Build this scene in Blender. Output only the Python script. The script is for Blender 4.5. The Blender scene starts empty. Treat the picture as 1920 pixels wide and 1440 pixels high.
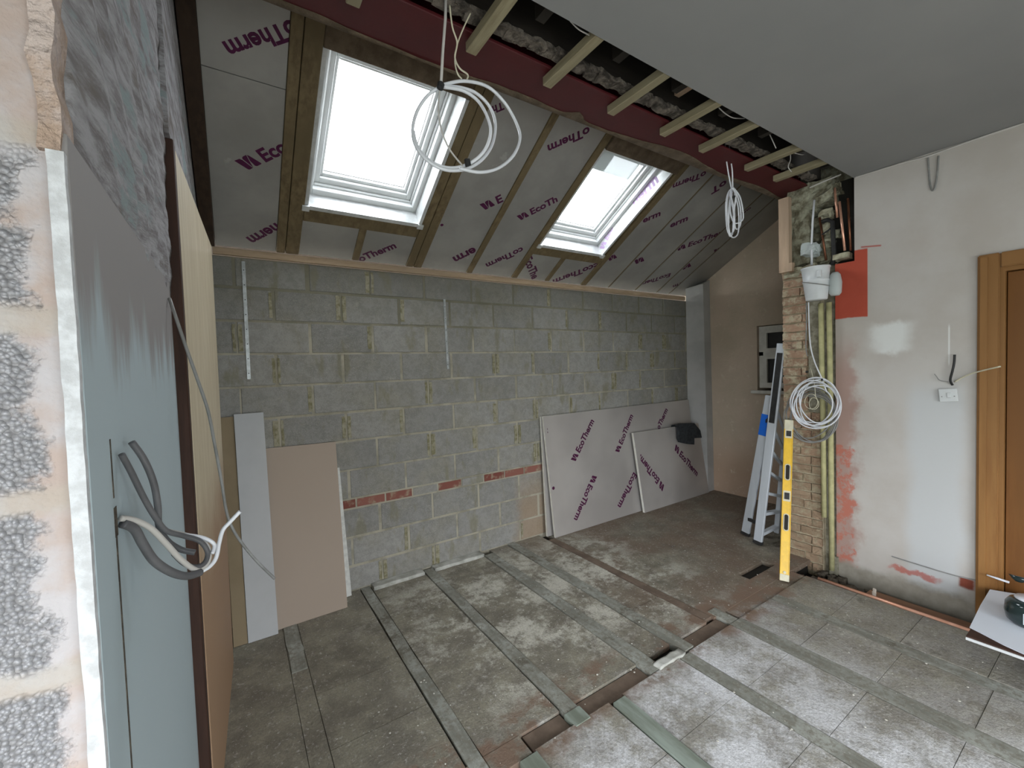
import bpy, bmesh, math, random
from mathutils import Vector, Matrix
random.seed(7)
PI = math.pi
S = bpy.context.scene
COL = S.collection

# ---------------------------------------------------------------- camera
YAW, PITCH, ROLL, FPX, EYE = 0.579285, -0.035572, -0.032582, 796.73, 1.6865
def cam_axes():
    f = Vector((math.sin(YAW)*math.cos(PITCH), math.cos(YAW)*math.cos(PITCH), math.sin(PITCH)))
    r = Vector((math.cos(YAW), -math.sin(YAW), 0)); u = r.cross(f)
    c, s = math.cos(ROLL), math.sin(ROLL)
    return c*r+s*u, -s*r+c*u, f
CR, CU, CF = cam_axes()
EYEP = Vector((0, 0, EYE))
cd = bpy.data.cameras.new('camera'); cam = bpy.data.objects.new('camera', cd); COL.objects.link(cam)
cd.sensor_fit = 'HORIZONTAL'; cd.sensor_width = 36.0; cd.lens = FPX*36.0/1920.0; cd.clip_start = 0.02
cam.matrix_world = Matrix(((CR.x, CU.x, -CF.x, 0), (CR.y, CU.y, -CF.y, 0), (CR.z, CU.z, -CF.z, EYE), (0, 0, 0, 1)))
S.camera = cam

# ---------------------------------------------------------------- sky, daylight, exposure
S.view_settings.view_transform = 'Standard'; S.view_settings.look = 'None'
S.view_settings.exposure = 2.27; S.view_settings.gamma = 1.0; S.view_settings.use_curve_mapping = False
W = bpy.data.worlds.new('overcast_sky'); S.world = W; W.use_nodes = True
wt = W.node_tree; wt.nodes.clear()
wo = wt.nodes.new('ShaderNodeOutputWorld'); wb = wt.nodes.new('ShaderNodeBackground')
wg = wt.nodes.new('ShaderNodeTexCoord'); wx = wt.nodes.new('ShaderNodeSeparateXYZ'); wr = wt.nodes.new('ShaderNodeValToRGB')
wt.links.new(wg.outputs['Generated'], wx.inputs[0]); wm = wt.nodes.new('ShaderNodeMapRange')
wm.inputs[1].default_value = -0.2; wm.inputs[2].default_value = 0.6
wt.links.new(wx.outputs[2], wm.inputs[0]); wt.links.new(wm.outputs[0], wr.inputs[0])
wr.color_ramp.elements[0].color = (0.30, 0.31, 0.30, 1); wr.color_ramp.elements[1].color = (0.965, 0.97, 1.0, 1)
wr.color_ramp.elements[0].position = 0.2; wr.color_ramp.elements[1].position = 0.42
wb.inputs[1].default_value = 3.2
wt.links.new(wr.outputs[0], wb.inputs[0]); wt.links.new(wb.outputs[0], wo.inputs[0])
S.cycles.max_bounces = 10; S.cycles.diffuse_bounces = 6; S.cycles.transparent_max_bounces = 12
S.cycles.caustics_reflective = False; S.cycles.caustics_refractive = False
def portal(name, loc, xdir, ydir, sx, sy):
    l = bpy.data.lights.new(name, 'AREA'); l.shape = 'RECTANGLE'; l.size = sx; l.size_y = sy; l.cycles.is_portal = True
    o = bpy.data.objects.new(name, l); COL.objects.link(o)
    x = Vector(xdir).normalized(); y = Vector(ydir).normalized(); z = x.cross(y)
    o.matrix_world = Matrix(((x.x, y.x, z.x, loc[0]), (x.y, y.y, z.y, loc[1]), (x.z, y.z, z.z, loc[2]), (0, 0, 0, 1)))

# ---------------------------------------------------------------- measuring helpers (photo pixel -> point on a known plane)
D = 3.4228               # inner face of the block wall
SL = 0.59311             # roof slope
def ray(x, y): return CF + CR*((x-960)/FPX) - CU*((y-720)/FPX)
def on_z(x, y, z=0.0): d = ray(x, y); return EYEP + d*((z-EYE)/d.z)
def on_y(x, y, Y): d = ray(x, y); return EYEP + d*(Y/d.y)
def on_x(x, y, X): d = ray(x, y); return EYEP + d*(X/d.x)
RN = Vector((0, SL, 1)).normalized()                      # roof outward normal
RU = Vector((0, -1, SL)).normalized()                     # up-slope
RP0 = Vector((0, 3.469, 2.639))
def on_roof(x, y, d=0.0):
    v = ray(x, y); p = RP0+RN*d; return EYEP + v*(((p-EYEP).dot(RN))/v.dot(RN))
def RP(X, Y, d=0.0): return Vector((X, Y, 2.639+SL*(3.469-Y))) + RN*d

# ---------------------------------------------------------------- object helpers
def obj(name, bm, mats, parent=None, smooth=False):
    me = bpy.data.meshes.new(name)
    bmesh.ops.recalc_face_normals(bm, faces=bm.faces[:]) if smooth is not None else None
    bm.to_mesh(me); bm.free()
    for m in (mats if isinstance(mats, (list, tuple)) else [mats]): me.materials.append(m)
    if smooth:
        for p in me.polygons: p.use_smooth = True
    o = bpy.data.objects.new(name, me); COL.objects.link(o)
    if parent: o.parent = parent
    return o
def tag(o, label, cat, group=None, kind=None):
    o['label'] = label; o['category'] = cat
    if group: o['group'] = group
    if kind: o['kind'] = kind
    return o
def thing(name, label, cat, loc=(0, 0, 0), group=None):
    o = bpy.data.objects.new(name, None); COL.objects.link(o); o.empty_display_size = 0.05
    o.location = loc
    return tag(o, label, cat, group)
def part(name, bm, mats, root, smooth=False):
    """part built in world coordinates, parented to a root that stands at root.location"""
    off = Vector((0, 0, 0)); r = root
    while r is not None: off += r.location; r = r.parent
    if off.length > 0: bmesh.ops.translate(bm, verts=bm.verts[:], vec=-off)
    return obj(name, bm, mats, root, smooth)
def struct(name, bm, mats, parent=None, smooth=False):
    o = obj(name, bm, mats, parent, smooth)
    if parent is None: o['kind'] = 'structure'
    return o
def B(): return bmesh.new()
def hexa(bm, p, mi=0, tone=None):
    """8 points: bottom 4 ccw, top 4"""
    v = [bm.verts.new(q) for q in p]
    fs = []
    for f in ((0, 3, 2, 1), (4, 5, 6, 7), (0, 1, 5, 4), (1, 2, 6, 5), (2, 3, 7, 6), (3, 0, 4, 7)):
        fc = bm.faces.new([v[i] for i in f]); fc.material_index = mi; fs.append(fc)
    if tone is not None:
        L = bm.loops.layers.float_color.get('tone') or bm.loops.layers.float_color.new('tone')
        for fc in fs:
            for l in fc.loops: l[L] = (tone, tone, tone, 1)
    return v
def box(bm, a, b, mi=0, tone=None):
    x0, y0, z0 = [min(a[i], b[i]) for i in range(3)]; x1, y1, z1 = [max(a[i], b[i]) for i in range(3)]
    return hexa(bm, [(x0, y0, z0), (x1, y0, z0), (x1, y1, z0), (x0, y1, z0), (x0, y0, z1), (x1, y0, z1), (x1, y1, z1), (x0, y1, z1)], mi, tone)
def bevel(bm, w, seg=1, verts=None):
    bmesh.ops.bevel(bm, geom=bm.edges[:], offset=w, segments=seg, affect='EDGES', clamp_overlap=True)
def rbox(bm, X0, X1, Y0, Y1, d0, d1, mi=0, tone=None):
    return hexa(bm, [RP(X0, Y1, d0), RP(X1, Y1, d0), RP(X1, Y0, d0), RP(X0, Y0, d0), RP(X0, Y1, d1), RP(X1, Y1, d1), RP(X1, Y0, d1), RP(X0, Y0, d1)], mi, tone)
def obox(bm, c, ax, ay, az, sx, sy, sz, mi=0):
    c = Vector(c); ax = Vector(ax)*sx/2; ay = Vector(ay)*sy/2; az = Vector(az)*sz/2
    return hexa(bm, [c-ax-ay-az, c+ax-ay-az, c+ax+ay-az, c-ax+ay-az, c-ax-ay+az, c+ax-ay+az, c+ax+ay+az, c-ax+ay+az], mi)
def spline(pts, n=8, closed=False):
    pts = [Vector(p) for p in pts]; out = []; m = len(pts)
    rng = range(m if closed else m-1)
    for i in rng:
        if closed: p0, p1, p2, p3 = pts[(i-1) % m], pts[i], pts[(i+1) % m], pts[(i+2) % m]
        else: p0, p1, p2, p3 = pts[max(i-1, 0)], pts[i], pts[i+1], pts[min(i+2, m-1)]
        for k in range(n):
            t = k/n
            out.append(0.5*((2*p1)+(-p0+p2)*t+(2*p0-5*p1+4*p2-p3)*t*t+(-p0+3*p1-3*p2+p3)*t**3))
    if not closed: out.append(pts[-1])
    return out
def tube(bm, pts, r, seg=8, closed=False, mi=0, flat=1.0):
    pts = [Vector(p) for p in pts]; n = len(pts); rings = []
    t = (pts[1]-pts[0]).normalized(); nrm = t.orthogonal().normalized()
    for i, p in enumerate(pts):
        if closed: t = (pts[(i+1) % n]-pts[(i-1) % n])
        else: t = pts[min(i+1, n-1)]-pts[max(i-1, 0)]
        if t.length < 1e-9: t = Vector((0, 0, 1))
        t.normalize(); nrm = (nrm-t*nrm.dot(t))
        nrm = nrm.normalized() if nrm.length > 1e-6 else t.orthogonal().normalized()
        b = t.cross(nrm)
        rr = r(i/(n-1)) if callable(r) else r
        rings.append([bm.verts.new(p+nrm*math.cos(a)*rr+b*math.sin(a)*rr*flat) for a in [2*PI*k/seg for k in range(seg)]])
    for i in range(n if closed else n-1):
        A, Bq = rings[i], rings[(i+1) % n]
        for k in range(seg):
            f = bm.faces.new((A[k], A[(k+1) % seg], Bq[(k+1) % seg], Bq[k])); f.material_index = mi
    if not closed:
        bm.faces.new(rings[0][::-1]).material_index = mi; bm.faces.new(rings[-1]).material_index = mi
def lathe(bm, prof, c, axis=(0, 0, 1), seg=32, mi=0, cap=True):
    ax = Vector(axis).normalized(); e1 = ax.orthogonal().normalized(); e2 = ax.cross(e1); c = Vector(c); rings = []
    for r, h in prof: rings.append([bm.verts.new(c+ax*h+(e1*math.cos(2*PI*k/seg)+e2*math.sin(2*PI*k/seg))*max(r, 1e-4)) for k in range(seg)])
    for A, Bq in zip(rings, rings[1:]):
        for k in range(seg): bm.faces.new((A[k], A[(k+1) % seg], Bq[(k+1) % seg], Bq[k])).material_index = mi
    if cap: bm.faces.new(rings[0][::-1]).material_index = mi; bm.faces.new(rings[-1]).material_index = mi
def hsh(a, b=0.0, c=0.0):
    v = math.sin(a*12.9898+b*78.233+c*37.719)*43758.5453; return v-math.floor(v)
def vnoise(x, y):
    xi, yi = math.floor(x), math.floor(y); fx, fy = x-xi, y-yi; fx = fx*fx*(3-2*fx); fy = fy*fy*(3-2*fy)
    a, b, c, d = hsh(xi, yi), hsh(xi+1, yi), hsh(xi, yi+1), hsh(xi+1, yi+1)
    return (a*(1-fx)+b*fx)*(1-fy)+(c*(1-fx)+d*fx)*fy
def fbm(x, y): return vnoise(x, y)*.5+vnoise(x*2.1+5, y*2.1)*.3+vnoise(x*4.3, y*4.3+9)*.2
def roughblob(bm, a, b, n=6, amp=0.02, mi=0, seed=0.0):
    """a box with subdivided, displaced skin: rubble, mortar"""
    m = B(); box(m, a, b); bmesh.ops.subdivide_edges(m, edges=m.edges[:], cuts=n, use_grid_fill=True)
    for v in m.verts:
        p = v.co; k = Vector((vnoise(p.y*30+seed, p.z*30)-.5, vnoise(p.x*30+seed, p.z*30+4)-.5, vnoise(p.x*30, p.y*30+seed)-.5))
        v.co = p+k*2*amp
    vm = {v: bm.verts.new(v.co) for v in m.verts}
    for f in m.faces: bm.faces.new([vm[v] for v in f.verts]).material_index = mi
    m.free()

# ---------------------------------------------------------------- material helpers
class NT:
    def __init__(s, name, rough=0.8, metal=0.0, spec=0.3):
        s.m = bpy.data.materials.new(name); s.m.use_nodes = True; s.t = s.m.node_tree
        s.b = s.t.nodes['Principled BSDF']; s.b.inputs['Roughness'].default_value = rough
        s.b.inputs['Metallic'].default_value = metal; s.b.inputs['Specular IOR Level'].default_value = spec
        tc = s.t.nodes.new('ShaderNodeTexCoord'); s.co = tc.outputs['Object']
        sp = s.t.nodes.new('ShaderNodeSeparateXYZ'); s.t.links.new(s.co, sp.inputs[0]); s.x, s.y, s.z = sp.outputs
    def _in(s, sock, v):
        if isinstance(v, bpy.types.NodeSocket): s.t.links.new(v, sock)
        elif isinstance(v, (tuple, list)) and len(v) == 3 and sock.type == 'RGBA': sock.default_value = (*v, 1)
        elif v is not None: sock.default_value = v
    def math(s, op, a, b=0.0, c=None):
        n = s.t.nodes.new('ShaderNodeMath'); n.operation = op; s._in(n.inputs[0], a); s._in(n.inputs[1], b)
        if c is not None: s._in(n.inputs[2], c)
        return n.outputs[0]
    def noise(s, sc=5.0, det=4.0, rough=0.55, scale3=None, off=0.0):
        v = s.co
        if scale3 or off:
            mp = s.t.nodes.new('ShaderNodeMapping'); s.t.links.new(v, mp.inputs[0])
            if scale3: mp.inputs['Scale'].default_value = scale3
            mp.inputs['Location'].default_value = (off, off*.7, off*.3); v = mp.outputs[0]
        n = s.t.nodes.new('ShaderNodeTexNoise'); s.t.links.new(v, n.inputs['Vector'])
        n.inputs['Scale'].default_value = sc; n.inputs['Detail'].default_value = det; n.inputs['Roughness'].default_value = rough
        return n.outputs['Fac']
    def voro(s, sc=20.0, feat='F1', scale3=None):
        v = s.co
        if scale3:
            mp = s.t.nodes.new('ShaderNodeMapping'); s.t.links.new(v, mp.inputs[0]); mp.inputs['Scale'].default_value = scale3; v = mp.outputs[0]
        n = s.t.nodes.new('ShaderNodeTexVoronoi'); n.feature = feat; s.t.links.new(v, n.inputs['Vector']); n.inputs['Scale'].default_value = sc
        return n.outputs['Distance']
    def step(s, v, lo, hi, o0=0.0, o1=1.0):
        n = s.t.nodes.new('ShaderNodeMapRange'); n.interpolation_type = 'SMOOTHSTEP'; n.clamp = True
        s._in(n.inputs[0], v); n.inputs[1].default_value = lo; n.inputs[2].default_value = hi; n.inputs[3].default_value = o0; n.inputs[4].default_value = o1
        return n.outputs[0]
    def mix(s, f, a, b, mode='MIX'):
        n = s.t.nodes.new('ShaderNodeMix'); n.data_type = 'RGBA'; n.blend_type = mode
        s._in(n.inputs[0], f); s._in(n.inputs[6], a); s._in(n.inputs[7], b); return n.outputs[2]
    def attr(s, name='tone'):
        n = s.t.nodes.new('ShaderNodeAttribute'); n.attribute_name = name; return n.outputs['Fac']
    def window(s, v, a, b, soft, jag=None):
        if jag is not None: v = s.math('ADD', v, jag)
        return s.math('MULTIPLY', s.step(v, a-soft, a+soft), s.step(v, b-soft, b+soft, 1.0, 0.0))
    def jag(s, sc, amp, off=0.0): return s.math('MULTIPLY', s.math('SUBTRACT', s.noise(sc, 5, .6, off=off), 0.5), amp)
    def bump(s, h, strength=0.3, dist=0.01):
        n = s.t.nodes.new('ShaderNodeBump'); n.inputs['Strength'].default_value = strength; n.inputs['Distance'].default_value = dist
        s._in(n.inputs['Height'], h); s.t.links.new(n.outputs[0], s.b.inputs['Normal'])
    def color(s, c): s._in(s.b.inputs['Base Color'], c)
def simple(name, a, b=None, sc=8.0, rough=0.75, metal=0.0, bump=0.0, bsc=60.0, scale3=None, lo=.35, hi=.65, spec=0.3, bd=.004):
    n = NT(name, rough, metal, spec)
    n.color(a if b is None else n.mix(n.step(n.noise(sc, 5, .6, scale3), lo, hi), a, b))
    if bump: n.bump(n.noise(bsc, 4, .6, scale3), bump, bd)
    return n.m
def wood(name, a, b, axis='y', sc=6.0, rough=.7, knots=True):
    n = NT(name, rough); s3 = {'x': (.12, 1, 1), 'y': (1, .12, 1), 'z': (1, 1, .1)}[axis]
    g = n.noise(sc*6, 6, .65, s3); g2 = n.noise(sc, 3, .5, s3)
    c = n.mix(n.step(g, .35, .68), a, b); c = n.mix(n.step(g2, .4, .7), c, tuple(x*.72 for x in a))
    n.color(c); n.bump(g, .15, .003); return n.m

M = {}
# block wall
n = NT('concrete_block', .92, spec=.15); tn = n.attr()
c = n.mix(tn, (.245, .240, .228), (.335, .328, .310))
c = n.mix(n.step(n.noise(3.2, 6, .6), .40, .72), c, n.mix(.5, c, (.27, .25, .19))); c = n.mix(n.step(n.noise(18, 7, .8), .40, .60, .3, 0), c, (.10, .10, .088))
c = n.mix(n.step(n.noise(220, 2, .5), .50, .75), c, n.mix(.6, c, (.42, .42, .38)))
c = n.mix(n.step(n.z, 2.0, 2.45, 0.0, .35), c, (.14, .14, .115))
c = n.mix(n.math('MULTIPLY', n.window(n.x, 2.25, 2.75, .10, n.jag(4, .3)), n.step(n.z, .25, .8, .6, 0.0)), c, (.34, .235, .14))
sm = n.math('MULTIPLY', n.step(n.noise(5, 4, .6, (1.6, 1, .55), 3), .56, .68), .55); c = n.mix(sm, c, (.20, .185, .115))
sm = n.math('MULTIPLY', n.step(n.noise(7, 6, .75, (1, 1, 1), 9), .60, .70), .5); c = n.mix(sm, c, (.40, .385, .32))
n.color(c); n.bump(n.noise(110, 5, .75), .7, .004); M['block'] = n.m
n = NT('wall_mortar', .95, spec=.1)
c = n.mix(n.step(n.noise(5, 5, .6), .42, .62), (.40, .37, .295), (.27, .255, .20))
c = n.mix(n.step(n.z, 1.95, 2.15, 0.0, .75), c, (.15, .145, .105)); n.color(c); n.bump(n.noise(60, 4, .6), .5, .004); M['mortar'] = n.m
n = NT('red_brick', .9); tn = n.attr(); c = n.mix(tn, (.17, .055, .042), (.26, .11, .085))
c = n.mix(n.step(n.noise(14, 5, .6), .5, .7), c, (.33, .27, .19)); n.color(c); n.bump(n.noise(90, 3), .4, .003); M['brick_red'] = n.m
n = NT('old_brick', .92); tn = n.attr(); c = n.mix(tn, (.28, .175, .115), (.44, .29, .20))
c = n.mix(n.step(n.noise(11, 7, .75), .46, .62), c, (.50, .44, .31)); c = n.mix(n.step(n.noise(7, 5, .7, off=6), .56, .68), c, (.16, .10, .07)); c = n.mix(n.step(n.z, .7, 1.25, .55, 0.0), c, (.24, .19, .12))
n.color(c); n.bump(n.noise(70, 4), .7, .008); M['brick_old'] = n.m
M['mortar_old'] = simple('old_lime_mortar', (.54, .47, .34), (.36, .31, .21), 12, .95, bump=.8, bsc=60, bd=.01)
M['rubble'] = simple('rubble_mortar', (.36, .36, .27), (.15, .135, .09), 16, .95, bump=1, bsc=45, bd=.012)
M['rubble_light'] = simple('pale_rubble', (.52, .50, .37), (.30, .27, .19), 18, .95, bump=.8, bsc=50, bd=.01)

# extension floor / old floor
n = NT('dusty_slab', .9, spec=.18); tn = n.attr()
big = n.noise(1.3, 5, .62); med = n.noise(5.5, 6, .65, off=3); fine = n.noise(60, 5, .7); specks = n.voro(28)
c = n.mix(tn, (.165, .148, .115), (.250, .230, .188))
c = n.mix(n.step(med, .36, .66), c, (.30, .28, .215))
brown = n.math('MULTIPLY', n.step(n.x, 1.9, 2.6), n.step(n.y, 1.45, 1.60)); brown = n.math('MULTIPLY', brown, n.step(n.noise(2.2, 4, .6, off=8), .30, .62))
c = n.mix(n.math('MULTIPLY', brown, .8), c, (.20, .142, .102))
dust_lightpool = n.math('MULTIPLY', n.step(n.math('ADD', n.y, n.jag(2.4, 1.4)), 1.9, 1.25), n.step(n.math('ADD', n.x, n.jag(3, .9, 2)), 0.85, 1.35))  # white dust on the near floor, with the pool of window light painted in
dust_lightpool = n.math('MULTIPLY', dust_lightpool, n.step(n.math('ADD', n.math('MULTIPLY', n.y, 1.0), n.jag(2.4, .7)), 1.62, 1.42))
dust_lightpool = n.math('MULTIPLY', dust_lightpool, n.step(n.math('ADD', n.x, n.jag(2.5, 1.2, 5)), 3.2, 2.0, 0.18, 1.0))
c = n.mix(n.math('MULTIPLY', dust_lightpool, n.step(n.math('ADD', n.math('MULTIPLY', n.noise(3.5, 6, .7, off=13), .6), n.math('MULTIPLY', n.noise(24, 8, .85), .4)), .40, .58, .15, 1.0)), c, (.76, .765, .78))
dust2 = n.math('MULTIPLY', n.window(n.x, .85, 2.9, .4, n.jag(3, 1.0)), n.window(n.y, 1.75, 3.25, .35, n.jag(3, .8, 4)))
c = n.mix(n.math('MULTIPLY', dust2, n.step(n.math('ADD', n.math('MULTIPLY', n.noise(3.2, 4, .6, off=6), .6), n.math('MULTIPLY', n.noise(17, 7, .8), .5)), .50, .64)), c, (.60, .58, .50))
c = n.mix(n.step(n.noise(34, 3, .6), .66, .72, 0, .6), c, (.50, .49, .44))
c = n.mix(n.step(n.voro(16, scale3=(1, 1, .01)), .055, .03), c, (.70, .68, .62))
c = n.mix(n.step(n.noise(3.6, 5, .7, off=11), .60, .74, 0, .55), c, (.085, .078, .066))
c = n.mix(n.step(n.noise(95, 4, .8), .36, .60, .35, 0), c, (.085, .078, .068)); c = n.mix(n.step(n.noise(48, 6, .8, off=21), .56, .66, 0, .5), c, (.62, .60, .56))
c = n.mix(n.math('MULTIPLY', n.window(n.y, 1.44, 1.75, .06, n.jag(5, .25)), n.step(n.noise(4, 5, .7, off=31), .44, .58)), c, (.215, .15, .11))
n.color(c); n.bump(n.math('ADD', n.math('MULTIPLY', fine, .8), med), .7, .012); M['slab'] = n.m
n = NT('floor_batten_grey', .88); g = n.noise(26, 6, .65, (1, .15, 1))
c = n.mix(n.step(g, .35, .7), (.19, .19, .16), (.30, .305, .265)); c = n.mix(n.step(n.noise(4, 5, .6), .45, .7), c, (.36, .37, .33)); c = n.mix(n.step(n.noise(30, 6, .8), .46, .60, 0, .75), c, (.185, .17, .135)); c = n.mix(n.step(n.noise(3.1, 6, .75, off=4), .56, .66, 0, .8), c, (.11, .095, .07)); c = n.mix(n.step(n.noise(70, 4, .8), .58, .68, 0, .5), c, (.5, .5, .46))
n.color(c); n.bump(g, .5, .006); M['strip'] = n.m
M['strip_green'] = simple('floor_batten_green', (.30, .345, .30), (.17, .19, .15), 12, .85, bump=.5, bsc=40, scale3=(1, .2, 1))
M['strip_white'] = simple('whitish_render_lump', (.50, .50, .46), (.34, .34, .30), 12, .9, bump=.5)
M['brown_strip'] = simple('brown_channel', (.125, .092, .068), (.19, .14, .105), 7, .9, bump=.4)
M['dark'] = simple('dark_void', (.02, .018, .015), None)
M['soil'] = simple('dark_rubble_soil', (.06, .048, .038), (.15, .13, .10), 30, .95, bump=1, bsc=50, bd=.02)

# foil insulation
n = NT('foil_board', .42, .35, .4); c = n.mix(n.step(n.noise(2.0, 5, .6), .35, .7), (.31, .305, .29), (.39, .385, .365))
c = n.mix(n.step(n.noise(7, 6, .7, off=3), .66, .72, 0, .5), c, (.5, .5, .48)); n.color(c); n.bump(n.noise(25, 3), .08, .003)
M['foil'] = n.m
n = NT('foil_board_warm', .40, .35, .4); c = n.mix(n.step(n.noise(1.4, 3, .5), .35, .7), (.40, .375, .355), (.50, .475, .45)); n.color(c); n.bump(n.noise(18, 2), .05, .003); M['foil_wall'] = n.m
M['foam'] = simple('foam_core', (.72, .70, .62), (.80, .79, .73), 20, .8, bump=.3)
M['foil_lining'] = simple('bright_foil_lining', (.52, .54, .54), (.66, .68, .68), 14, .35, .25, bump=.3, bsc=30)
M['ink'] = simple('purple_print', (.060, .005, .038), (.080, .008, .052), 30, .6)
M['ink_dark'] = simple('dark_print', (.030, .006, .022), (.05, .010, .035), 30, .6)
M['rafter'] = wood('rafter_wood', (.190, .145, .078), (.110, .080, .042), 'y', 5)
M['rafter_dark'] = wood('dark_brown_rafter', (.050, .030, .018), (.028, .017, .011), 'y', 5)
M['batten'] = wood('ceiling_batten_wood', (.33, .29, .185), (.22, .185, .11), 'y', 6)
M['pale_batten'] = wood('pale_softwood', (.52, .39, .27), (.40, .29, .19), 'x', 6)
M['stud'] = wood('pale_stud_wood', (.62, .46, .33), (.50, .36, .25), 'z', 6)
n = NT('panel_plywood', .6); g = n.noise(30, 6, .65, (1, 1, .08)); c = n.mix(n.step(g, .3, .72), (.64, .565, .42), (.53, .45, .31))
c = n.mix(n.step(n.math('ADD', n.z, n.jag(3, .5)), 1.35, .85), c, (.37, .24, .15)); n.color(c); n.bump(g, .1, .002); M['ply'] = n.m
M['timber_dark'] = wood('dark_reddish_timber', (.060, .028, .018), (.035, .017, .012), 'z', 5)
# steel beam
n = NT('red_primer', .55, 0, .35); j = n.jag(7, .16); e = n.math('ADD', n.y, j)
c = n.mix(n.noise(6, 5), (.085, .008, .010), (.05, .007, .009)); c = n.mix(n.step(n.x, 2.4, 4.0, 0, .7), c, (.15, .018, .012))
sm = n.math('MULTIPLY', n.step(e, 1.80, 1.86), n.step(n.noise(2.3, 3), .35, .55)); c = n.mix(sm, c, (.115, .085, .06))
c = n.mix(n.step(n.voro(30), .08, .05, 0, .0), c, (.4, .3, .28)); c = n.mix(n.math('MULTIPLY', n.step(n.y, 1.73, 1.83), n.window(n.x, .4, 1.15, .2)), c, (.115, .11, .10))
n.color(c); n.bump(n.noise(40, 4), .15, .003); M['beam'] = n.m
M['mud'] = simple('brown_mortar_smear', (.155, .118, .08), (.10, .075, .05), 12, .9, bump=.8, bsc=40, bd=.01)
# plaster ceiling and walls
n = NT('ceiling_plaster', .9, spec=.1); n.color(n.mix(n.step(n.noise(.9, 4, .6), .3, .7), (.25, .25, .249), (.278, .276, .271))); n.bump(n.noise(30, 4), .05, .003); M['ceil'] = n.m
n = NT('patchy_painted_wall', .9, spec=.15)
c = n.mix(n.step(n.noise(1.7, 5, .6), .35, .65), (.47, .435, .395), (.53, .505, .475))
c = n.mix(n.math('MULTIPLY', n.window(n.y, .70, .98, .05, n.jag(3, .12)), n.step(n.z, 1.6, 1.35)), c, (.54, .55, .55))
c = n.mix(n.math('MULTIPLY', n.window(n.y, .98, 1.18, .06, n.jag(5, .15)), n.window(n.z, 1.72, 1.92, .03, n.jag(6, .16))), c, (.70, .71, .69))
pk = n.math('MULTIPLY', n.step(n.math('ADD', n.y, n.jag(6, .30, 2)), 1.24, 1.34), n.step(n.z, 2.0, 1.5)); c = n.mix(n.math('MULTIPLY', pk, .75), c, (.36, .21, .17))
og = n.math('MULTIPLY', n.step(n.math('ADD', n.y, n.jag(9, .24, 7)), 1.30, 1.325), n.step(n.math('ADD', n.z, n.jag(9, .3)), 1.02, .98)); og = n.math('MULTIPLY', og, n.step(n.noise(8, 6, .75, off=5), .44, .56))
c = n.mix(n.math('MULTIPLY', og, .75), c, (.50, .14, .09))
og = n.math('MULTIPLY', n.window(n.y, 1.21, 1.46, .004), n.window(n.z, 1.995, 2.50, .006, n.jag(7, .03))); c = n.mix(og, c, n.mix(n.noise(5), (.40, .07, .042), (.52, .11, .07)))
og = n.math('MULTIPLY', n.window(n.y, 1.13, 1.25, .006), n.window(n.math('ADD', n.z, n.math('MULTIPLY', n.y, -.15)), 2.325, 2.335, .006)); c = n.mix(og, c, (.42, .09, .07))
gr = n.step(n.math('ADD', n.z, n.jag(8, .10)), .10, .03); c = n.mix(gr, c, n.mix(n.noise(14, 5), (.17, .155, .125), (.42, .39, .33)))
rp = n.math('MULTIPLY', n.window(n.y, .82, 1.08, .03, n.jag(5, .2)), n.window(n.z, .115, .150, .010, n.jag(11, .12, 3))); c = n.mix(n.math('MULTIPLY', rp, .75), c, (.46, .10, .07))
rp = n.math('MULTIPLY', n.window(n.y, .655, .72, .01, n.jag(12, .03)), n.window(n.z, .13, .20, .01, n.jag(12, .03))); c = n.mix(rp, c, (.24, .07, .045))
wf = n.math('MULTIPLY', n.window(n.y, .76, .80, .01), n.step(n.z, 1.5, 1.7)); c = n.mix(n.math('MULTIPLY', n.window(n.y, .772, .780, .003), n.window(n.z, 1.62, 1.88, .02)), c, (.72, .72, .70))
n.color(c); n.bump(n.noise(22, 5, .6), .18, .006); M['wall_door'] = n.m
n = NT('bare_pink_plaster', .93, spec=.1)
c = n.mix(n.step(n.noise(2.1, 6, .65), .35, .68), (.60, .49, .39), (.52, .44, .34)); c = n.mix(n.step(n.z, .9, .25, 0, .7), c, (.44, .30, .21))
c = n.mix(n.step(n.noise(9, 6, .75), .56, .70, 0, .7), c, (.68, .61, .50)); n.color(c); n.bump(n.noise(24, 6, .7), .5, .015); M['pink'] = n.m
n = NT('rough_grey_plaster', .9, spec=.12); st = n.noise(12, 7, .75, (1, .45, 2.6)); c = n.mix(n.step(st, .36, .62), (.23, .215, .215), (.47, .465, .485))
c = n.mix(n.step(n.noise(4, 5, .7, (1, .5, 1.6)), .54, .62), c, (.33, .39, .40)); c = n.mix(n.step(n.noise(6, 5, .7, (1, .5, 1.6), 4), .56, .66, 0, .7), c, (.20, .175, .155)); n.color(c); n.bump(st, .9, .014); M['plaster_rough'] = n.m
n = NT('smeared_moisture_board', .8, spec=.2); ed = n.math('ADD', n.z, n.math('MULTIPLY', n.noise(5, 5, .65, (1, 1.6, .25)), -.55))
c = n.mix(n.noise(2, 3), (.42, .505, .54), (.46, .54, .57)); c = n.mix(n.step(ed, 1.42, 1.56), c, (.31, .295, .29))
sk = n.math('MULTIPLY', n.window(n.y, .80, .87, .02, n.jag(4, .05)), n.step(n.z, 1.72, 1.85)); c = n.mix(n.math('MULTIPLY', sk, .7), c, (.22, .19, .165)); n.color(c); n.bump(n.noise(30, 3), .08, .003); M['board_blue'] = n.m
M['board_edge'] = simple('plasterboard_edge', (.66, .68, .70), (.50, .51, .52), 40, .85, bump=.6, bsc=70)
n = NT('pebbled_block_face', .95, spec=.12); v = n.voro(180); v2 = n.voro(48)
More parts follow.
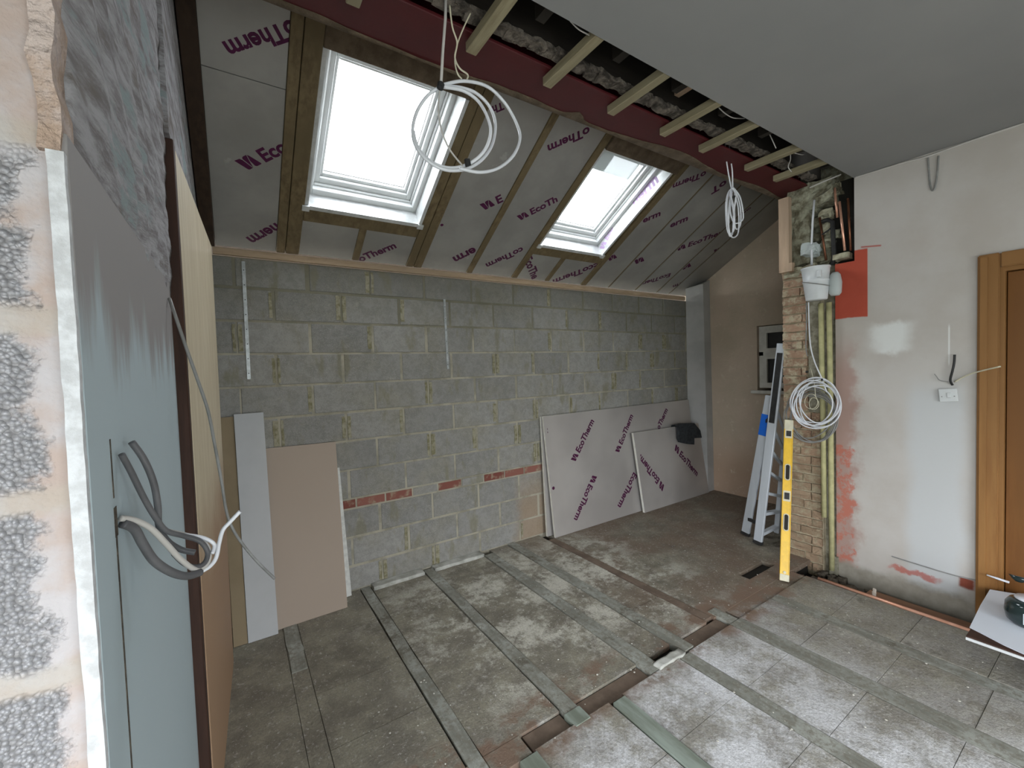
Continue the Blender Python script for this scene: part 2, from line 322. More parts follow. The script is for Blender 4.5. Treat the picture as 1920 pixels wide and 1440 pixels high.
peb = n.mix(n.step(v, .30, .75), (.50, .50, .53), (.34, .335, .345)); smooth = n.mix(n.step(n.noise(11, 5), .38, .62), (.45, .365, .325), (.50, .475, .485))
zone = n.step(n.math('ADD', n.x, n.jag(16, .13)), -.222, -.200)
jt = n.math('FRACT', n.math('DIVIDE', n.math('ADD', n.z, .035), .225)); jm = n.math('ADD', n.step(n.math('ADD', jt, n.jag(14, .12)), .12, .04), n.step(n.math('ADD', jt, n.jag(14, .12)), .90, .97))
zone = n.math('MAXIMUM', zone, n.math('MINIMUM', jm, 1.0)); zone = n.math('MAXIMUM', zone, n.step(n.math('ADD', n.z, n.jag(7, .2)), 1.93, 2.02))
c = n.mix(zone, peb, smooth); c = n.mix(n.math('MULTIPLY', jm, .35), c, (.44, .42, .35)); n.color(c)
n.bump(n.math('ADD', n.math('MULTIPLY', n.math('MULTIPLY', v, -1.0), n.math('SUBTRACT', 1.05, zone)), n.math('MULTIPLY', n.noise(22, 5), .6)), .9, .012); M['pebble'] = n.m
M['stone_tan'] = simple('tan_broken_edge', (.42, .31, .24), (.54, .45, .41), 22, .95, bump=1, bsc=40, bd=.02)
n = NT('plasterboard_brown', .85, spec=.12); n.color(n.mix(n.noise(1.5, 3), (.355, .29, .235), (.385, .32, .265))); M['pb_brown'] = n.m
M['pb_grey'] = simple('plasterboard_grey', (.43, .44, .445), (.46, .47, .475), 3, .85)
M['pb_olive'] = simple('board_olive_brown', (.215, .165, .10), (.25, .195, .12), 3, .8)
M['pb_core'] = simple('gypsum_core', (.66, .66, .62), (.55, .55, .52), 30, .9)
M['alu'] = simple('brushed_aluminium', (.60, .64, .69), (.54, .58, .62), 12, .45, .35, scale3=(1, 1, .1))
M['black'] = simple('black_rubber', (.018, .018, .018), (.03, .03, .03), 20, .5)
M['black_soft'] = simple('black_fabric', (.022, .025, .028), (.04, .045, .05), 20, .85, bump=.4)
M['yellow'] = simple('yellow_enamel', (.80, .50, .03), (.70, .43, .03), 20, .4, spec=.5)
M['cream'] = simple('cream_plastic', (.66, .62, .46), (.55, .52, .40), 12, .5)
M['blue'] = simple('blue_tape', (.01, .13, .60), None, rough=.5)
M['white_cable'] = simple('white_pvc_cable', (.72, .74, .78), None, rough=.4, spec=.5)
M['grey_cable'] = simple('grey_pvc_cable', (.30, .30, .29), (.22, .22, .21), 12, .5)
M['shaded_cable'] = simple('shaded_grey_pvc_cable', (.13, .13, .135), (.09, .09, .095), 12, .45)  # grey cable, darkened to carry the shade it hangs in
M['dim_cable'] = simple('pale_grey_cable', (.52, .50, .47), None, rough=.45)
M['white_plastic'] = simple('white_plastic', (.66, .69, .71), (.74, .77, .79), 6, .4, spec=.5)
M['upvc'] = simple('white_window_frame', (.60, .62, .62), (.64, .66, .66), 6, .35, spec=.5)
M['old_frame'] = simple('old_painted_frame', (.66, .65, .60), (.56, .55, .50), 10, .7)
M['zinc'] = simple('galvanised_strap', (.50, .53, .54), (.36, .38, .38), 25, .45, .5)
M['copper'] = simple('copper_pipe', (.88, .50, .36), (.78, .40, .27), 12, .3, .6)
M['copper_dull'] = simple('dull_copper', (.35, .15, .085), (.22, .10, .06), 14, .4, .8)
M['lagging'] = simple('yellow_foam_lagging', (.52, .49, .26), (.40, .38, .20), 14, .85, bump=.3)
M['concrete_chase'] = simple('grey_chase', (.30, .285, .22), (.17, .155, .11), 20, .95, bump=.8, bsc=50, bd=.01)
M['door'] = wood('varnished_door_wood', (.245, .105, .028), (.15, .058, .017), 'z', 3, .45)
M['architrave'] = wood('oak_stained_architrave', (.36, .18, .060), (.26, .12, .038), 'z', 3, .45)
M['plank'] = wood('reddish_plank', (.27, .15, .09), (.20, .105, .06), 'y', 4)
M['paper'] = simple('white_paper', (.72, .77, .84), None, rough=.8)
M['porcelain'] = simple('white_glaze', (.75, .78, .84), None, rough=.25, spec=.5)
M['dark_gloss'] = simple('dark_green_gloss', (.02, .035, .035), None, rough=.12, spec=.6)
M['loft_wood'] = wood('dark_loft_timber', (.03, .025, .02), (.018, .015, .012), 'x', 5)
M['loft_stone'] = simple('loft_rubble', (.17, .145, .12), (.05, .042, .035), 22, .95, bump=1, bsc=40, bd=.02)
M['pinkbrick'] = simple('pale_pink_brick', (.45, .31, .23), None, rough=.9)
M['exterior'] = simple('brick_exterior', (.25, .2, .17), None, rough=.9)
def glassy(name, tint=(1, 1, 1), ref=1.45):
    m = bpy.data.materials.new(name); m.use_nodes = True; t = m.node_tree; t.nodes.clear()
    o = t.nodes.new('ShaderNodeOutputMaterial'); a = t.nodes.new('ShaderNodeBsdfTransparent'); g = t.nodes.new('ShaderNodeBsdfGlossy')
    a.inputs[0].default_value = (*tint, 1); g.inputs['Roughness'].default_value = .02
    f = t.nodes.new('ShaderNodeFresnel'); f.inputs[0].default_value = ref; x = t.nodes.new('ShaderNodeMixShader')
    ge = t.nodes.new('ShaderNodeNewGeometry'); mm = t.nodes.new('ShaderNodeMath'); mm.operation = 'MULTIPLY'; mi = t.nodes.new('ShaderNodeMath'); mi.operation = 'SUBTRACT'; mi.inputs[0].default_value = 1.0
    t.links.new(ge.outputs['Backfacing'], mi.inputs[1]); t.links.new(f.outputs[0], mm.inputs[0]); t.links.new(mi.outputs[0], mm.inputs[1]); t.links.new(mm.outputs[0], x.inputs[0]); t.links.new(a.outputs[0], x.inputs[1]); t.links.new(g.outputs[0], x.inputs[2]); t.links.new(x.outputs[0], o.inputs[0]); return m
M['glass'] = glassy('clear_glass', (.97, .99, 1)); M['glass_dark'] = simple('dark_room_glass', (.012, .012, .014), None, rough=.1, spec=.6)
n = NT('milky_film', .5); n.color((.62, .68, .68)); n.b.inputs['Transmission Weight'].default_value = 0.0; n.b.inputs['Alpha'].default_value = .8; M['film'] = n.m

# ---------------------------------------------------------------- printed lettering
_txt = {}
def text_geo(s):
    if s in _txt: return _txt[s]
    cu = bpy.data.curves.new('t', 'FONT'); cu.body = s; cu.size = 1.0; cu.offset = .034; cu.resolution_u = 3
    o = bpy.data.objects.new('t', cu); COL.objects.link(o); bpy.context.view_layer.update()
    me = o.to_mesh(); vs = [v.co.copy() for v in me.vertices]; fs = [tuple(p.vertices) for p in me.polygons]
    o.to_mesh_clear(); bpy.data.objects.remove(o); bpy.data.curves.remove(cu)
    x0 = min(v.x for v in vs); x1 = max(v.x for v in vs)
    _txt[s] = ([Vector((v.x-x0, v.y, 0)) for v in vs], fs, x1-x0); return _txt[s]
LOGO = [[(0, 1), (.40, .96), (.50, .80), (.60, .30), (.66, .02), (.40, .0), (.30, .06)], [(.70, .02), (.62, .50), (.56, .86), (.62, .96), (.72, 1.0), (.98, 1.0), (.84, .55)],
        [(1.02, .98), (1.10, .88), (1.40, .06), (1.36, .0), (1.0, 0), (.90, .08), (.88, .52)]]
def mark_geo():
    vs, fs = [], []
    for poly in LOGO:
        k = len(vs); vs += [Vector((x*.72, y*.72, 0)) for x, y in poly]; fs.append(tuple(range(k, k+len(poly))))
    return vs, fs, 1.40*.72
def line_geo(s):
    """'#' in front = the mark"""
    mk = s.startswith('#'); t = s.lstrip('#'); vs, fs, w = [], [], 0.0
    if mk:
        a, b, w = mark_geo(); vs += a; fs += b; w += .22
    if t:
        a, b, w2 = text_geo(t); k = len(vs); vs += [v+Vector((w, 0, 0)) for v in a]; fs += [tuple(i+k for i in f) for f in b]; w += w2
    else: w -= .22
    return vs, fs, w, (0 if not mk else 1)
def print_on(bm, s, p0, p1, nrm, clip=None, mi=1, squash=1.0):
    """letter s with its baseline from p0 to p1 on a surface with normal nrm (towards the reader)"""
    vs, fs, w, mk = line_geo(s); e1 = (p1-p0); em = e1.length/w; e1.normalize(); e2 = Vector(nrm).cross(e1).normalized()
    m = B(); vv = [m.verts.new(p0+e1*v.x*em+e2*v.y*em*squash+Vector(nrm)*.0008) for v in vs]
    for f in fs:
        try: m.faces.new([vv[i] for i in f])
        except ValueError: pass
    for (pc, pn) in (clip or []):
        bmesh.ops.bisect_plane(m, geom=m.verts[:]+m.edges[:]+m.faces[:], plane_co=pc, plane_no=pn, clear_outer=True)
    vm = {v: bm.verts.new(v.co) for v in m.verts}
    for f in m.faces:
        g = bm.faces.new([vm[v] for v in f.verts]); g.material_index = mi
    m.free()

# ================================================================ THE SETTING
CZ = 3.05; XR = 4.0; XE = 5.24; YB = -2.8; XL = -1.2
SKY = [(.47, 1.25), (2.43, 3.21)]; SY0, SY1 = 2.315, 3.15
# floor ----------------------------------------------------------
fb = B(); box(fb, (-1.5, YB-.2, -.30), (3.66, 1.62, -.035), 1); box(fb, (-.5, 1.62, -.30), (5.4, 3.6, -.035), 1)
box(fb, (3.66, YB-.2, -.35), (5.4, 1.62, -.13), 1)
def slab(x0, x1, y0, y1, z=0.0, tone=None):
    g = .0013; t = random.random() if tone is None else tone; dz = random.uniform(-.0015, .0015)
    box(fb, (x0+g, y0+g, -.04), (x1-g, y1-g, z+dz), 0, t)
XS = [(-.15, .195), (.285, .748), (.832, 1.262), (1.352, 1.82), (1.925, 2.118), (2.216, 2.50), (2.585, 3.02), (3.02, 3.27), (3.27, 3.66), (3.66, 4.30), (4.30, 5.3)]
for i, (a, b) in enumerate(XS):
    ys = [1.60, 1.93+.1*hsh(i), 2.42+.1*hsh(i, 2), 2.93+.1*hsh(i, 5), 3.5]
    if i == 8: ys = [1.60, 1.725, 1.825, 2.35, 2.9, 3.5]
    if a < 0 or a == .285: ys[0] = 1.20
    for k in range(len(ys)-1):
        if i == 8 and k == 1: continue
        slab(a, b, ys[k], ys[k+1], 0.0, .15+.5*hsh(i, k, 3) if i < 5 else .1+.35*hsh(i, k, 3))
slab(.195, .285, 1.2, 3.5, -.002, .3); slab(.285, .832, 1.49, 1.6, .0, .3)
slab(.832, 1.02, 1.49, 1.6, 0, .3); slab(2.72, 3.66, 1.49, 1.6, -.006, .25)
XO = [(-1.3, -.15), (-.15, .285), (.285, .94), (1.035, 1.492), (1.588, 2.05), (2.15, 2.59), (2.715, 3.10), (3.205, 3.655)]
for i, (a, b) in enumerate(XO):
    y = 1.495-(0 if i > 2 else .295); k = 0
    while y > YB:
        w = .345+.05*(hsh(i, k)-.5); mid = (a+b)/2+.02*(hsh(i, k, 6)-.5)
        if i >= 2 and (k+i) % 2 == 0 and a != 3.205: slab(a, mid, y-w, y, .004, .55+.4*hsh(i, k)); slab(mid, b, y-w, y, .004, .55+.4*hsh(i, k, 1))
        else: slab(a, b, y-w, y, .004, .55+.4*hsh(i, k))
        y -= w; k += 1
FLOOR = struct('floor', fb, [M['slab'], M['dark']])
# strips let into the floor: each could be lifted out
def floor_strip(x0, x1, y0, y1, z, label, mat='strip', skew=0.0, segs=10, name='floor_batten', grp='timber battens let into the floor'):
    bm = B(); n = segs
    for k in range(n):
        a = y0+(y1-y0)*k/n; b = y0+(y1-y0)*(k+1)/n; j = lambda q, s: .006*(vnoise(q*9, s+x0*7)-.5)*2
        sa = skew*(k/n); sb = skew*((k+1)/n)
        hexa(bm, [(x0+sa+j(a, 1), a, -.038), (x1+sa+j(a, 2), a, -.038), (x1+sb+j(b, 2), b, -.038), (x0+sb+j(b, 1), b, -.038),
                  (x0+sa+j(a, 1), a, z), (x1+sa+j(a, 2), a, z), (x1+sb+j(b, 2), b, z), (x0+sb+j(b, 1), b, z)])
    bmesh.ops.remove_doubles(bm, verts=bm.verts[:], dist=1e-5)
    return tag(obj(name, bm, M[mat]), label, 'floor batten', grp)
floor_strip(.200, .280, 2.68, 3.20, .004, 'short grey batten in the floor in front of the tan leaning board')
floor_strip(.754, .826, .9, 3.43, .004, 'long grey batten in the floor starting beside the tan leaning board')
floor_strip(1.268, 1.346, 1.50, 3.40, .006, 'grey floor batten between the tan board and the middle of the block wall, pale end')
floor_strip(1.826, 1.918, 1.50, 3.34, .006, 'grey floor batten running to the middle of the block wall, left of a close pair')
floor_strip(2.124, 2.210, 1.505, 3.42, .007, 'grey floor batten right of the close pair, ending at the whitish lump')
floor_strip(2.505, 2.580, 1.62, 3.27, -.001, 'faint brown batten in the floor in front of the large foil boards', 'brown_strip')
floor_strip(1.262, 1.352, 1.478, 1.56, .009, 'pale green end piece closing a grey floor batten', 'strip_green', segs=3)
floor_strip(.948, 1.032, -.6, 1.478, .012, 'green batten end just inside the bottom edge of the view', 'strip_green')
floor_strip(1.500, 1.582, -.6, 1.470, .014, 'raised pale green batten in the white dusty floor, nearest the camera', 'strip_green')
floor_strip(2.056, 2.146, -.6, 1.487, .004, 'olive batten in the white dusty floor starting at the whitish lump', 'strip')
floor_strip(2.596, 2.712, -.6, 1.495, .004, 'grey batten with dark gaps in the old floor, level with the brown channel end', 'strip')
floor_strip(3.106, 3.200, -.6, 1.492, .003, 'faint grey batten in the old floor nearest the copper pipes', 'strip')
floor_strip(2.604, 2.690, 1.50, 1.66, .004, 'short olive batten stub bridging the brown channel', 'strip', segs=3)
def channel(x0, x1, label):
    bm = B(); box(bm, (x0, 1.497, -.037), (x1, 1.597, -.014)); bevel(bm, .002)
    tag(obj('channel_board', bm, M['brown_strip']), label, 'board', 'brown boards along the old wall line')
channel(1.036, 1.258, 'sunken brown board across the floor left of the pale green batten end')
channel(1.356, 1.818, 'sunken brown board across the floor left of the whitish lump')
channel(2.216, 2.598, 'sunken brown board across the floor right of the whitish lump')
bm = B(); roughblob(bm, (1.885, 1.487, -.03), (2.11, 1.535, .016), 5, .006); tag(obj('render_lump', bm, M['strip_white'], smooth=True), 'whitish lump of render bridging two grey floor battens', 'render')
for (a, b, t) in ((.84, 1.255, 'left'), (1.35, 1.82, 'right')):
    bm = B(); roughblob(bm, (a, 3.33, -.03), (b, 3.425, .022), 5, .006); tag(obj('mortar_fillet', bm, M['strip_white'], smooth=True), 'pale mortar fillet at the foot of the block wall, %s of two' % t, 'mortar')
# block wall ------------------------------------------------------
wb_ = B(); rows = [(0.0, .196, 0), (.196, .421, 1), (.421, .646, 0), (.721, .946, 1), (.946, 1.171, 0), (1.171, 1.396, 1), (1.396, 1.621, 0), (1.621, 1.846, 1), (1.846, 2.071, 0), (2.071, 2.296, 1), (2.296, 2.505, 0)]
box(wb_, (-.3, D+.0015, -.3), (5.4, D+.2, 2.50), 1)
for ri, (z0, z1, h) in enumerate(rows):
    k = -2
    while True:
        xa = .483+.45*k+(.225 if h else 0)+.008*(hsh(ri, k)-.5); xb = xa+.45; k += 1
        if xa > 5.0: break
        gp = .006+.006*hsh(ri, k, 4); a = max(xa+gp, -.2); b = min(xb-gp, 5.02)
        if b-a < .05: continue
        dz = .0060+.0035*hsh(ri, 3, 8); t = .1+.9*hsh(ri*3, k, 1); pr = .0005+.004*hsh(ri, k, 9)
        m = B(); L = m.loops.layers.float_color.new('tone')
        box(m, (a, D-pr, z0+dz), (b, D+.05, z1-dz), 0, t)
        bmesh.ops.bevel(m, geom=[e for e in m.edges if all(v.co.y < D for v in e.verts)], offset=.004, segments=1, affect='EDGES')
        me = bpy.data.meshes.new('x'); m.to_mesh(me); m.free(); wb_.from_mesh(me); bpy.data.meshes.remove(me)
for ri, (z0, z1, h) in enumerate(rows):
    for k in range(-1, 11):
        if hsh(ri, k, 21) < (.35 if z0 > .9 else .7): continue
        xj = .483+.45*k+(.225 if h else 0)
        for sd_ in (-1, 1):
            if hsh(ri, k, sd_+30) < .35: continue
            w = .014+.022*hsh(ri, k, 40+sd_); xa = xj+sd_*.008; m = B(); box(m, (min(xa, xa+sd_*w), D-.0065, z0+.015+.02*hsh(ri, k, 5)), (max(xa, xa+sd_*w), D, z1-.012-.02*hsh(ri, k, 6)), 3)
            bmesh.ops.subdivide_edges(m, edges=m.edges[:], cuts=5, use_grid_fill=True)
            for v in m.verts: v.co.x += .010*(fbm(v.co.z*60, k+ri*3)-.5); v.co.y += .002*(fbm(v.co.z*80, v.co.x*80)-.5)
            me = bpy.data.meshes.new('x'); m.to_mesh(me); m.free(); wb_.from_mesh(me); bpy.data.meshes.remove(me)
x = .30; k = 0
while x < 5.0:
    box(wb_, (x+.006, D-.004, .653), (x+.219, D+.05, .714), 2 if x < 2.6 and k not in (4, 6) else 0, hsh(k, 7)); x += .2275; k += 1
for f in wb_.faces:
    pass
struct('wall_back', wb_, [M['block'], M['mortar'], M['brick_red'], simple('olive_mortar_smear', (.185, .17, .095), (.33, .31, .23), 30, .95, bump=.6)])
# tone layer exists on all faces (default 0) ----------------------------------
# left extension wall + stub
bm = B(); hexa(bm, [(-.5, 1.80, -.2), (-.172, 1.80, -.2), (-.172, 3.75, -.2), (-.5, 3.75, -.2), (-.5, 1.80, 3.75), (-.172, 1.80, 3.75), (-.172, 3.75, 2.66), (-.5, 3.75, 2.66)])
hexa(bm, [(-.2, 1.80, 2.50), (-.140, 1.80, 2.50), (-.140, 3.75, 2.50), (-.2, 3.75, 2.50), (-.2, 1.80, 3.74), (-.140, 1.80, 3.74), (-.140, 3.75, 2.60), (-.2, 3.75, 2.60)])
struct('wall_left', bm, M['plaster_rough'])
bm = B(); box(bm, (XL, .762, -.2), (-.180, 1.80, 3.6)); struct('wall_nib', bm, M['pebble'])
# tan broken arris on the nib, above the moisture board
bm = B(); box(bm, (-.186, .752, 1.975), (-.166, .80, 3.4)); bmesh.ops.subdivide_edges(bm, edges=[e for e in bm.edges if abs(e.verts[0].co.z-e.verts[1].co.z) > .5], cuts=50, use_grid_fill=True)
for v in bm.verts: v.co.x += .020*(fbm(v.co.z*16, v.co.x*90)-.5); v.co.y += .012*(fbm(v.co.z*25, 3+v.co.x*200)-.5)
struct('trim_1', bm, M['stone_tan'])
# trowelled plaster on the reveal (upper part)
bm = B(); NY, NZ = 60, 90; g = []
for i in range(NY+1):
    r_ = []
    for k in range(NZ+1):
        y = .80+(1.80-.80)*i/NY; z = 1.90+(3.35-1.90)*k/NZ; a = z*9+y*16
        e = .0035*math.sin(a*2.2+5*fbm(y*6, z*3))+.010*(fbm(y*9+z*5, z*3-y*2)-.5)
        zb = 1.93+.16*fbm(y*7, 2)-.10*(y-.8); w_ = min(max((z-zb)/.10, 0), 1); w_ = w_*w_*(3-2*w_)
        r_.append(bm.verts.new((-.166+(.0105+e+.002*math.sin(z*75+y*9+4*fbm(y*5, z*2)))*w_-.004*max(0, 1-abs(y-.80)/.05), y, z)))
    g.append(r_)
for i in range(NY):
    for k in range(NZ): bm.faces.new((g[i][k], g[i+1][k], g[i+1][k+1], g[i][k+1]))
ex = bmesh.ops.extrude_face_region(bm, geom=bm.faces[:]); bmesh.ops.translate(bm, verts=[v for v in ex['geom'] if isinstance(v, bmesh.types.BMVert)], vec=(-.03, 0, 0))
struct('wall_reveal', bm, M['plaster_rough'], smooth=True)
# moisture resistant plasterboard on the reveal
t = thing('moisture_plasterboard', 'blue-grey plasterboard smeared with plaster, fixed upright beside the pebbled blocks', 'plasterboard', (-.16, 1.28, 0))
bm = B(); box(bm, (-.178, .757, 0), (-.161, 1.797, 2.0)); bevel(bm, .001); part('board', bm, M['board_blue'], t)
bm = B(); box(bm, (-.1775, .744, 0), (-.1620, .7565, 1.972)); bmesh.ops.subdivide_edges(bm, edges=[e for e in bm.edges if abs(e.verts[0].co.z-e.verts[1].co.z) > .5], cuts=90, use_grid_fill=True)
for v in bm.verts: v.co.x += .003*(fbm(v.co.z*40, v.co.x*90)-.5); v.co.y += .003*(fbm(v.co.z*50, 3)-.5)
part('cut_edge', bm, M['board_edge'], t)['label'] = 'white crumbly cut edge'
bm = B(); box(bm, (-.1612, .868, .80), (-.1604, .876, 1.465)); box(bm, (-.1612, .866, 1.45), (-.1602, .882, 1.495)); box(bm, (-.1612, .868, 1.51), (-.1602, .873, 1.60))
part('cable_slot', bm, M['soil'], t)
# upright dark timber and pale panel
bm = B(); box(bm, (-.170, 1.803, 0), (-.131, 1.863, 2.485)); bevel(bm, .003); tag(obj('upright_timber', bm, M['timber_dark']), 'dark reddish upright timber between the blue-grey board and the pale panel', 'timber')
bm = B(); hexa(bm, [(-.147, 1.866, 0), (-.127, 1.866, 0), (-.078, 3.0, 0), (-.098, 3.0, 0), (-.151, 1.866, 2.475), (-.131, 1.866, 2.475), (-.070, 3.0, 2.445), (-.090, 3.0, 2.445)])
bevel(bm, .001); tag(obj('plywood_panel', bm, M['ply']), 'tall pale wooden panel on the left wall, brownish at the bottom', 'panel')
# right walls ------------------------------------------------------
bm = B()
box(bm, (XR, .62, -.35), (XR+.15, 1.29, CZ+.1)); box(bm, (XR, 1.29, -.35), (XR+.15, 1.415, 2.425))
box(bm, (XR, -.22, 2.22), (XR+.15, .62, CZ+.1)); box(bm, (XR, YB, -.35), (XR+.15, -.22, CZ+.1))
struct('wall_right', bm, M['wall_door'])
bm = B()   # extension side wall with window opening
W0, W1, WZ0, WZ1 = 2.03, 2.645, 1.335, 2.10
def slopeprism(bm, x0, x1, y0, y1, z0, zt=None):
    f = lambda y: (2.66+SL*(3.469-y)+.1) if zt is None else zt
    hexa(bm, [(x0, y0, z0), (x1, y0, z0), (x1, y1, z0), (x0, y1, z0), (x0, y0, f(y0)), (x1, y0, f(y0)), (x1, y1, f(y1)), (x0, y1, f(y1))])
slopeprism(bm, XE, XE+.3, W1, 3.6, -.3); slopeprism(bm, XE, XE+.3, 1.6, W0, -.3); slopeprism(bm, XE, XE+.3, W0, W1, -.3, WZ0); slopeprism(bm, XE, XE+.3, W0, W1, WZ1)
struct('wall_extension_side', bm, M['pink'])
bm = B(); hexa(bm, [(5.0, 3.42, 0), (5.105, 3.215, 0), (XE, 3.215, 0), (XE, 3.42, 0), (4.998, 3.42, 2.66), (5.095, 3.235, 2.70), (XE, 3.235, 2.76), (XE, 3.42, 2.66)])
struct('trim_2', bm, simple('corner_plasterboard', (.40, .40, .39), (.47, .47, .46), 4, .9, bump=.2))
# old window in the side wall
t = bpy.data.objects.new('window_3', None); COL.objects.link(t); t.location = (XE, (W0+W1)/2, WZ0); t['kind'] = 'structure'
def ringx(bm, x0, x1, y0, y1, z0, z1, w, mi=0):
    box(bm, (x0, y0, z0), (x1, y0+w, z1), mi); box(bm, (x0, y1-w, z0), (x1, y1, z1), mi); box(bm, (x0, y0+w, z0), (x1, y1-w, z0+w), mi); box(bm, (x0, y0+w, z1-w), (x1, y1-w, z1), mi)
bm = B(); ringx(bm, XE+.02, XE+.08, W0, W1-.015, WZ0+.03, WZ1-.01, .045); box(bm, (XE+.02, W0, 1.745), (XE+.08, W1-.015, 1.79)); part('window_frame', bm, M['old_frame'], t)
for (a, b) in ((1.385, 1.745), (1.79, 2.05)):
    bm = B(); ringx(bm, XE+.01, XE+.06, W0+.045, W1-.065, a, b, .040); sh = part('sash', bm, M['old_frame'], t)
    bm = B(); box(bm, (XE+.04, W0+.08, a+.038), (XE+.046, W1-.103, b-.038)); part('pane', bm, M['glass_dark'], sh)
bm = B(); box(bm, (XE-.045, W0, 1.297), (XE+.05, 2.705, 1.335)); bevel(bm, .003); part('window_sill', bm, M['old_frame'], t)
bm = B(); box(bm, (XE+.28, W0-.1, WZ0-.1), (XE+.30, W1+.1, WZ1+.1)); struct('trim_3', bm, M['exterior'])
# pier: end of the old outer wall -----------------------------------
bm = B(); box(bm, (XR+.055, 1.44, -.3), (XE, 1.80, 2.44)); box(bm, (XR+.16, 1.30, 2.44), (XE, 1.80, 3.6)); box(bm, (XR+.001, 1.50, -.3), (XR+.055, 1.795, 2.42), 1)
zc = -.09; r = 0
while zc < 2.40:
    w0 = 1.505 if zc < 1.25 else 1.60+.012*hsh(r, 3)
    y = 1.797; kk = 0; first = (.13+.03*hsh(r, 8)) if r % 3 == 1 else .215
    while y > w0+.02:
        yn = max(y-(first if kk == 0 else .215), w0); out = .016*hsh(r, kk, 5)
        m = B(); box(m, (XR-.006-out, yn+.006, zc+.005), (XR+.05, y-.004, zc+.067), 2, hsh(r, kk, 2))
        bmesh.ops.subdivide_edges(m, edges=m.edges[:], cuts=3, use_grid_fill=True)
        for v in m.verts: v.co += Vector((.022*(fbm(v.co.y*40, v.co.z*40+r)-.5), .010*(fbm(v.co.z*50, kk+r)-.5), .014*(fbm(v.co.y*30+9, r*7)-.5)))
        me = bpy.data.meshes.new('x'); m.to_mesh(me); m.free(); bm.from_mesh(me); bpy.data.meshes.remove(me); y = yn; kk += 1
    zc += .0745; r += 1
box(bm, (XR-.02, 1.515, 1.25), (XR+.055, 1.595, 2.44), 3)
box(bm, (XR+.03, 1.41, -.13), (XR+.055, 1.52, 2.44), 3)
box(bm, (XR-.015, 1.40, -.35), (XR+.15, 1.46, .09), 3)
struct('wall_pier', bm, [M['rubble'], M['mortar_old'], M['brick_old'], M['concrete_chase']])
# ragged top of the pier where the brick is broken out
bm = B(); random.seed(3)
for i in range(26):
    y = 1.74-.30*random.random(); z = 2.47+.58*random.random(); s = .035+.045*random.random(); x = XR+.12-.06*random.random()
    if y < 1.52 and z < 2.95 and hsh(i) > .3: continue
    roughblob(bm, (x, y-s, z-s*.6), (XR+.18, y+s, z+s*.6), 3, .018, 0 if hsh(i, 2) > .35 else 1, i)
roughblob(bm, (XR+.02, 1.60, 2.48), (XR+.16, 1.79, 2.96), 6, .02, 0, 4)
roughblob(bm, (XR+.0, 1.44, 2.93), (XR+.17, 1.76, 3.12), 5, .02, 0, 8)
for (y, z, w, h) in ((1.51, 2.86, .045, .035), (1.50, 2.74, .035, .045), (1.495, 2.62, .035, .035), (1.50, 2.51, .03, .03)): roughblob(bm, (XR+.08, y-w, z-h), (XR+.17, y+w, z+h), 3, .008, 1, y+z)
roughblob(bm, (XR-.01, 1.33, 2.46), (XR+.10, 1.43, 2.50), 3, .006, 1, 2)
roughblob(bm, (XR-.02, 1.54, 2.38), (XR+.08, 1.79, 2.46), 5, .014, 1, 6)
struct('wall_pier_top', bm, [M['rubble'], M['rubble_light']])
# dark jagged hole edge in the plaster right of the pier
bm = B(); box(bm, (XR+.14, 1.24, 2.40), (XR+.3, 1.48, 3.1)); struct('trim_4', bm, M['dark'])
# walls behind the camera ------------------------------------------
WX0, WX1, WT = .1, 2.5, 2.2
bm = B(); box(bm, (XL-.1, YB-.2, -.3), (WX0, YB, CZ+.1)); box(bm, (WX1, YB-.2, -.3), (4.2, YB, CZ+.1)); box(bm, (WX0, YB-.2, WT), (WX1, YB, CZ+.1)); struct('wall_front', bm, M['wall_door'])
SY_0, SY_1, SWT = -2.5, -.15, 2.15
bm = B(); box(bm, (XL-.1, YB, -.3), (XL, SY_0, CZ+.1)); box(bm, (XL-.1, SY_1, -.3), (XL, .80, CZ+.1)); box(bm, (XL-.1, SY_0, SWT), (XL, SY_1, CZ+.1)); struct('wall_side', bm, M['pink'])
t = bpy.data.objects.new('window_5', None); COL.objects.link(t); t.location = (XL-.06, (SY_0+SY_1)/2, 0); t['kind'] = 'structure'  # unseen window, added to brighten the right-hand walls
bm = B(); ringx(bm, XL-.09, XL-.03, SY_0, SY_1, 0, SWT, .06); fr = part('window_frame', bm, M['upvc'], t)
bm = B(); box(bm, (XL-.06, SY_0+.06, .06), (XL-.055, SY_1-.06, SWT-.06)); part('pane', bm, M['glass'], fr)
portal('added_side_daylight', (XL-.2, (SY_0+SY_1)/2, SWT/2), (0, 1, 0), (0, 0, 1), SY_1-SY_0, SWT)
t = bpy.data.objects.new('window_4', None); COL.objects.link(t); t.location = (1.7, YB-.1, 0); t['kind'] = 'structure'
def ringy(bm, y0, y1, x0, x1, z0, z1, w):
    box(bm, (x0, y0, z0), (x0+w, y1, z1)); box(bm, (x1-w, y0, z0), (x1, y1, z1)); box(bm, (x0+w, y0, z0), (x1-w, y1, z0+w)); box(bm, (x0+w, y0, z1-w), (x1-w, y1, z1))
bm = B(); ringy(bm, YB-.13, YB-.06, WX0, WX1, .0, WT, .06); box(bm, (1.27, YB-.13, .06), (1.33, YB-.06, WT-.06)); fr = part('window_frame', bm, M['upvc'], t)
bm = B(); box(bm, (WX0+.06, YB-.10, .06), (1.27, YB-.094, WT-.06)); part('pane', bm, M['glass'], fr)
bm = B(); box(bm, (1.33, YB-.10, .06), (WX1-.06, YB-.094, WT-.06)); part('pane', bm, M['glass'], fr)
portal('window_daylight', ((WX0+WX1)/2, YB-.25, WT/2), (1, 0, 0), (0, 0, 1), WX1-WX0, WT)
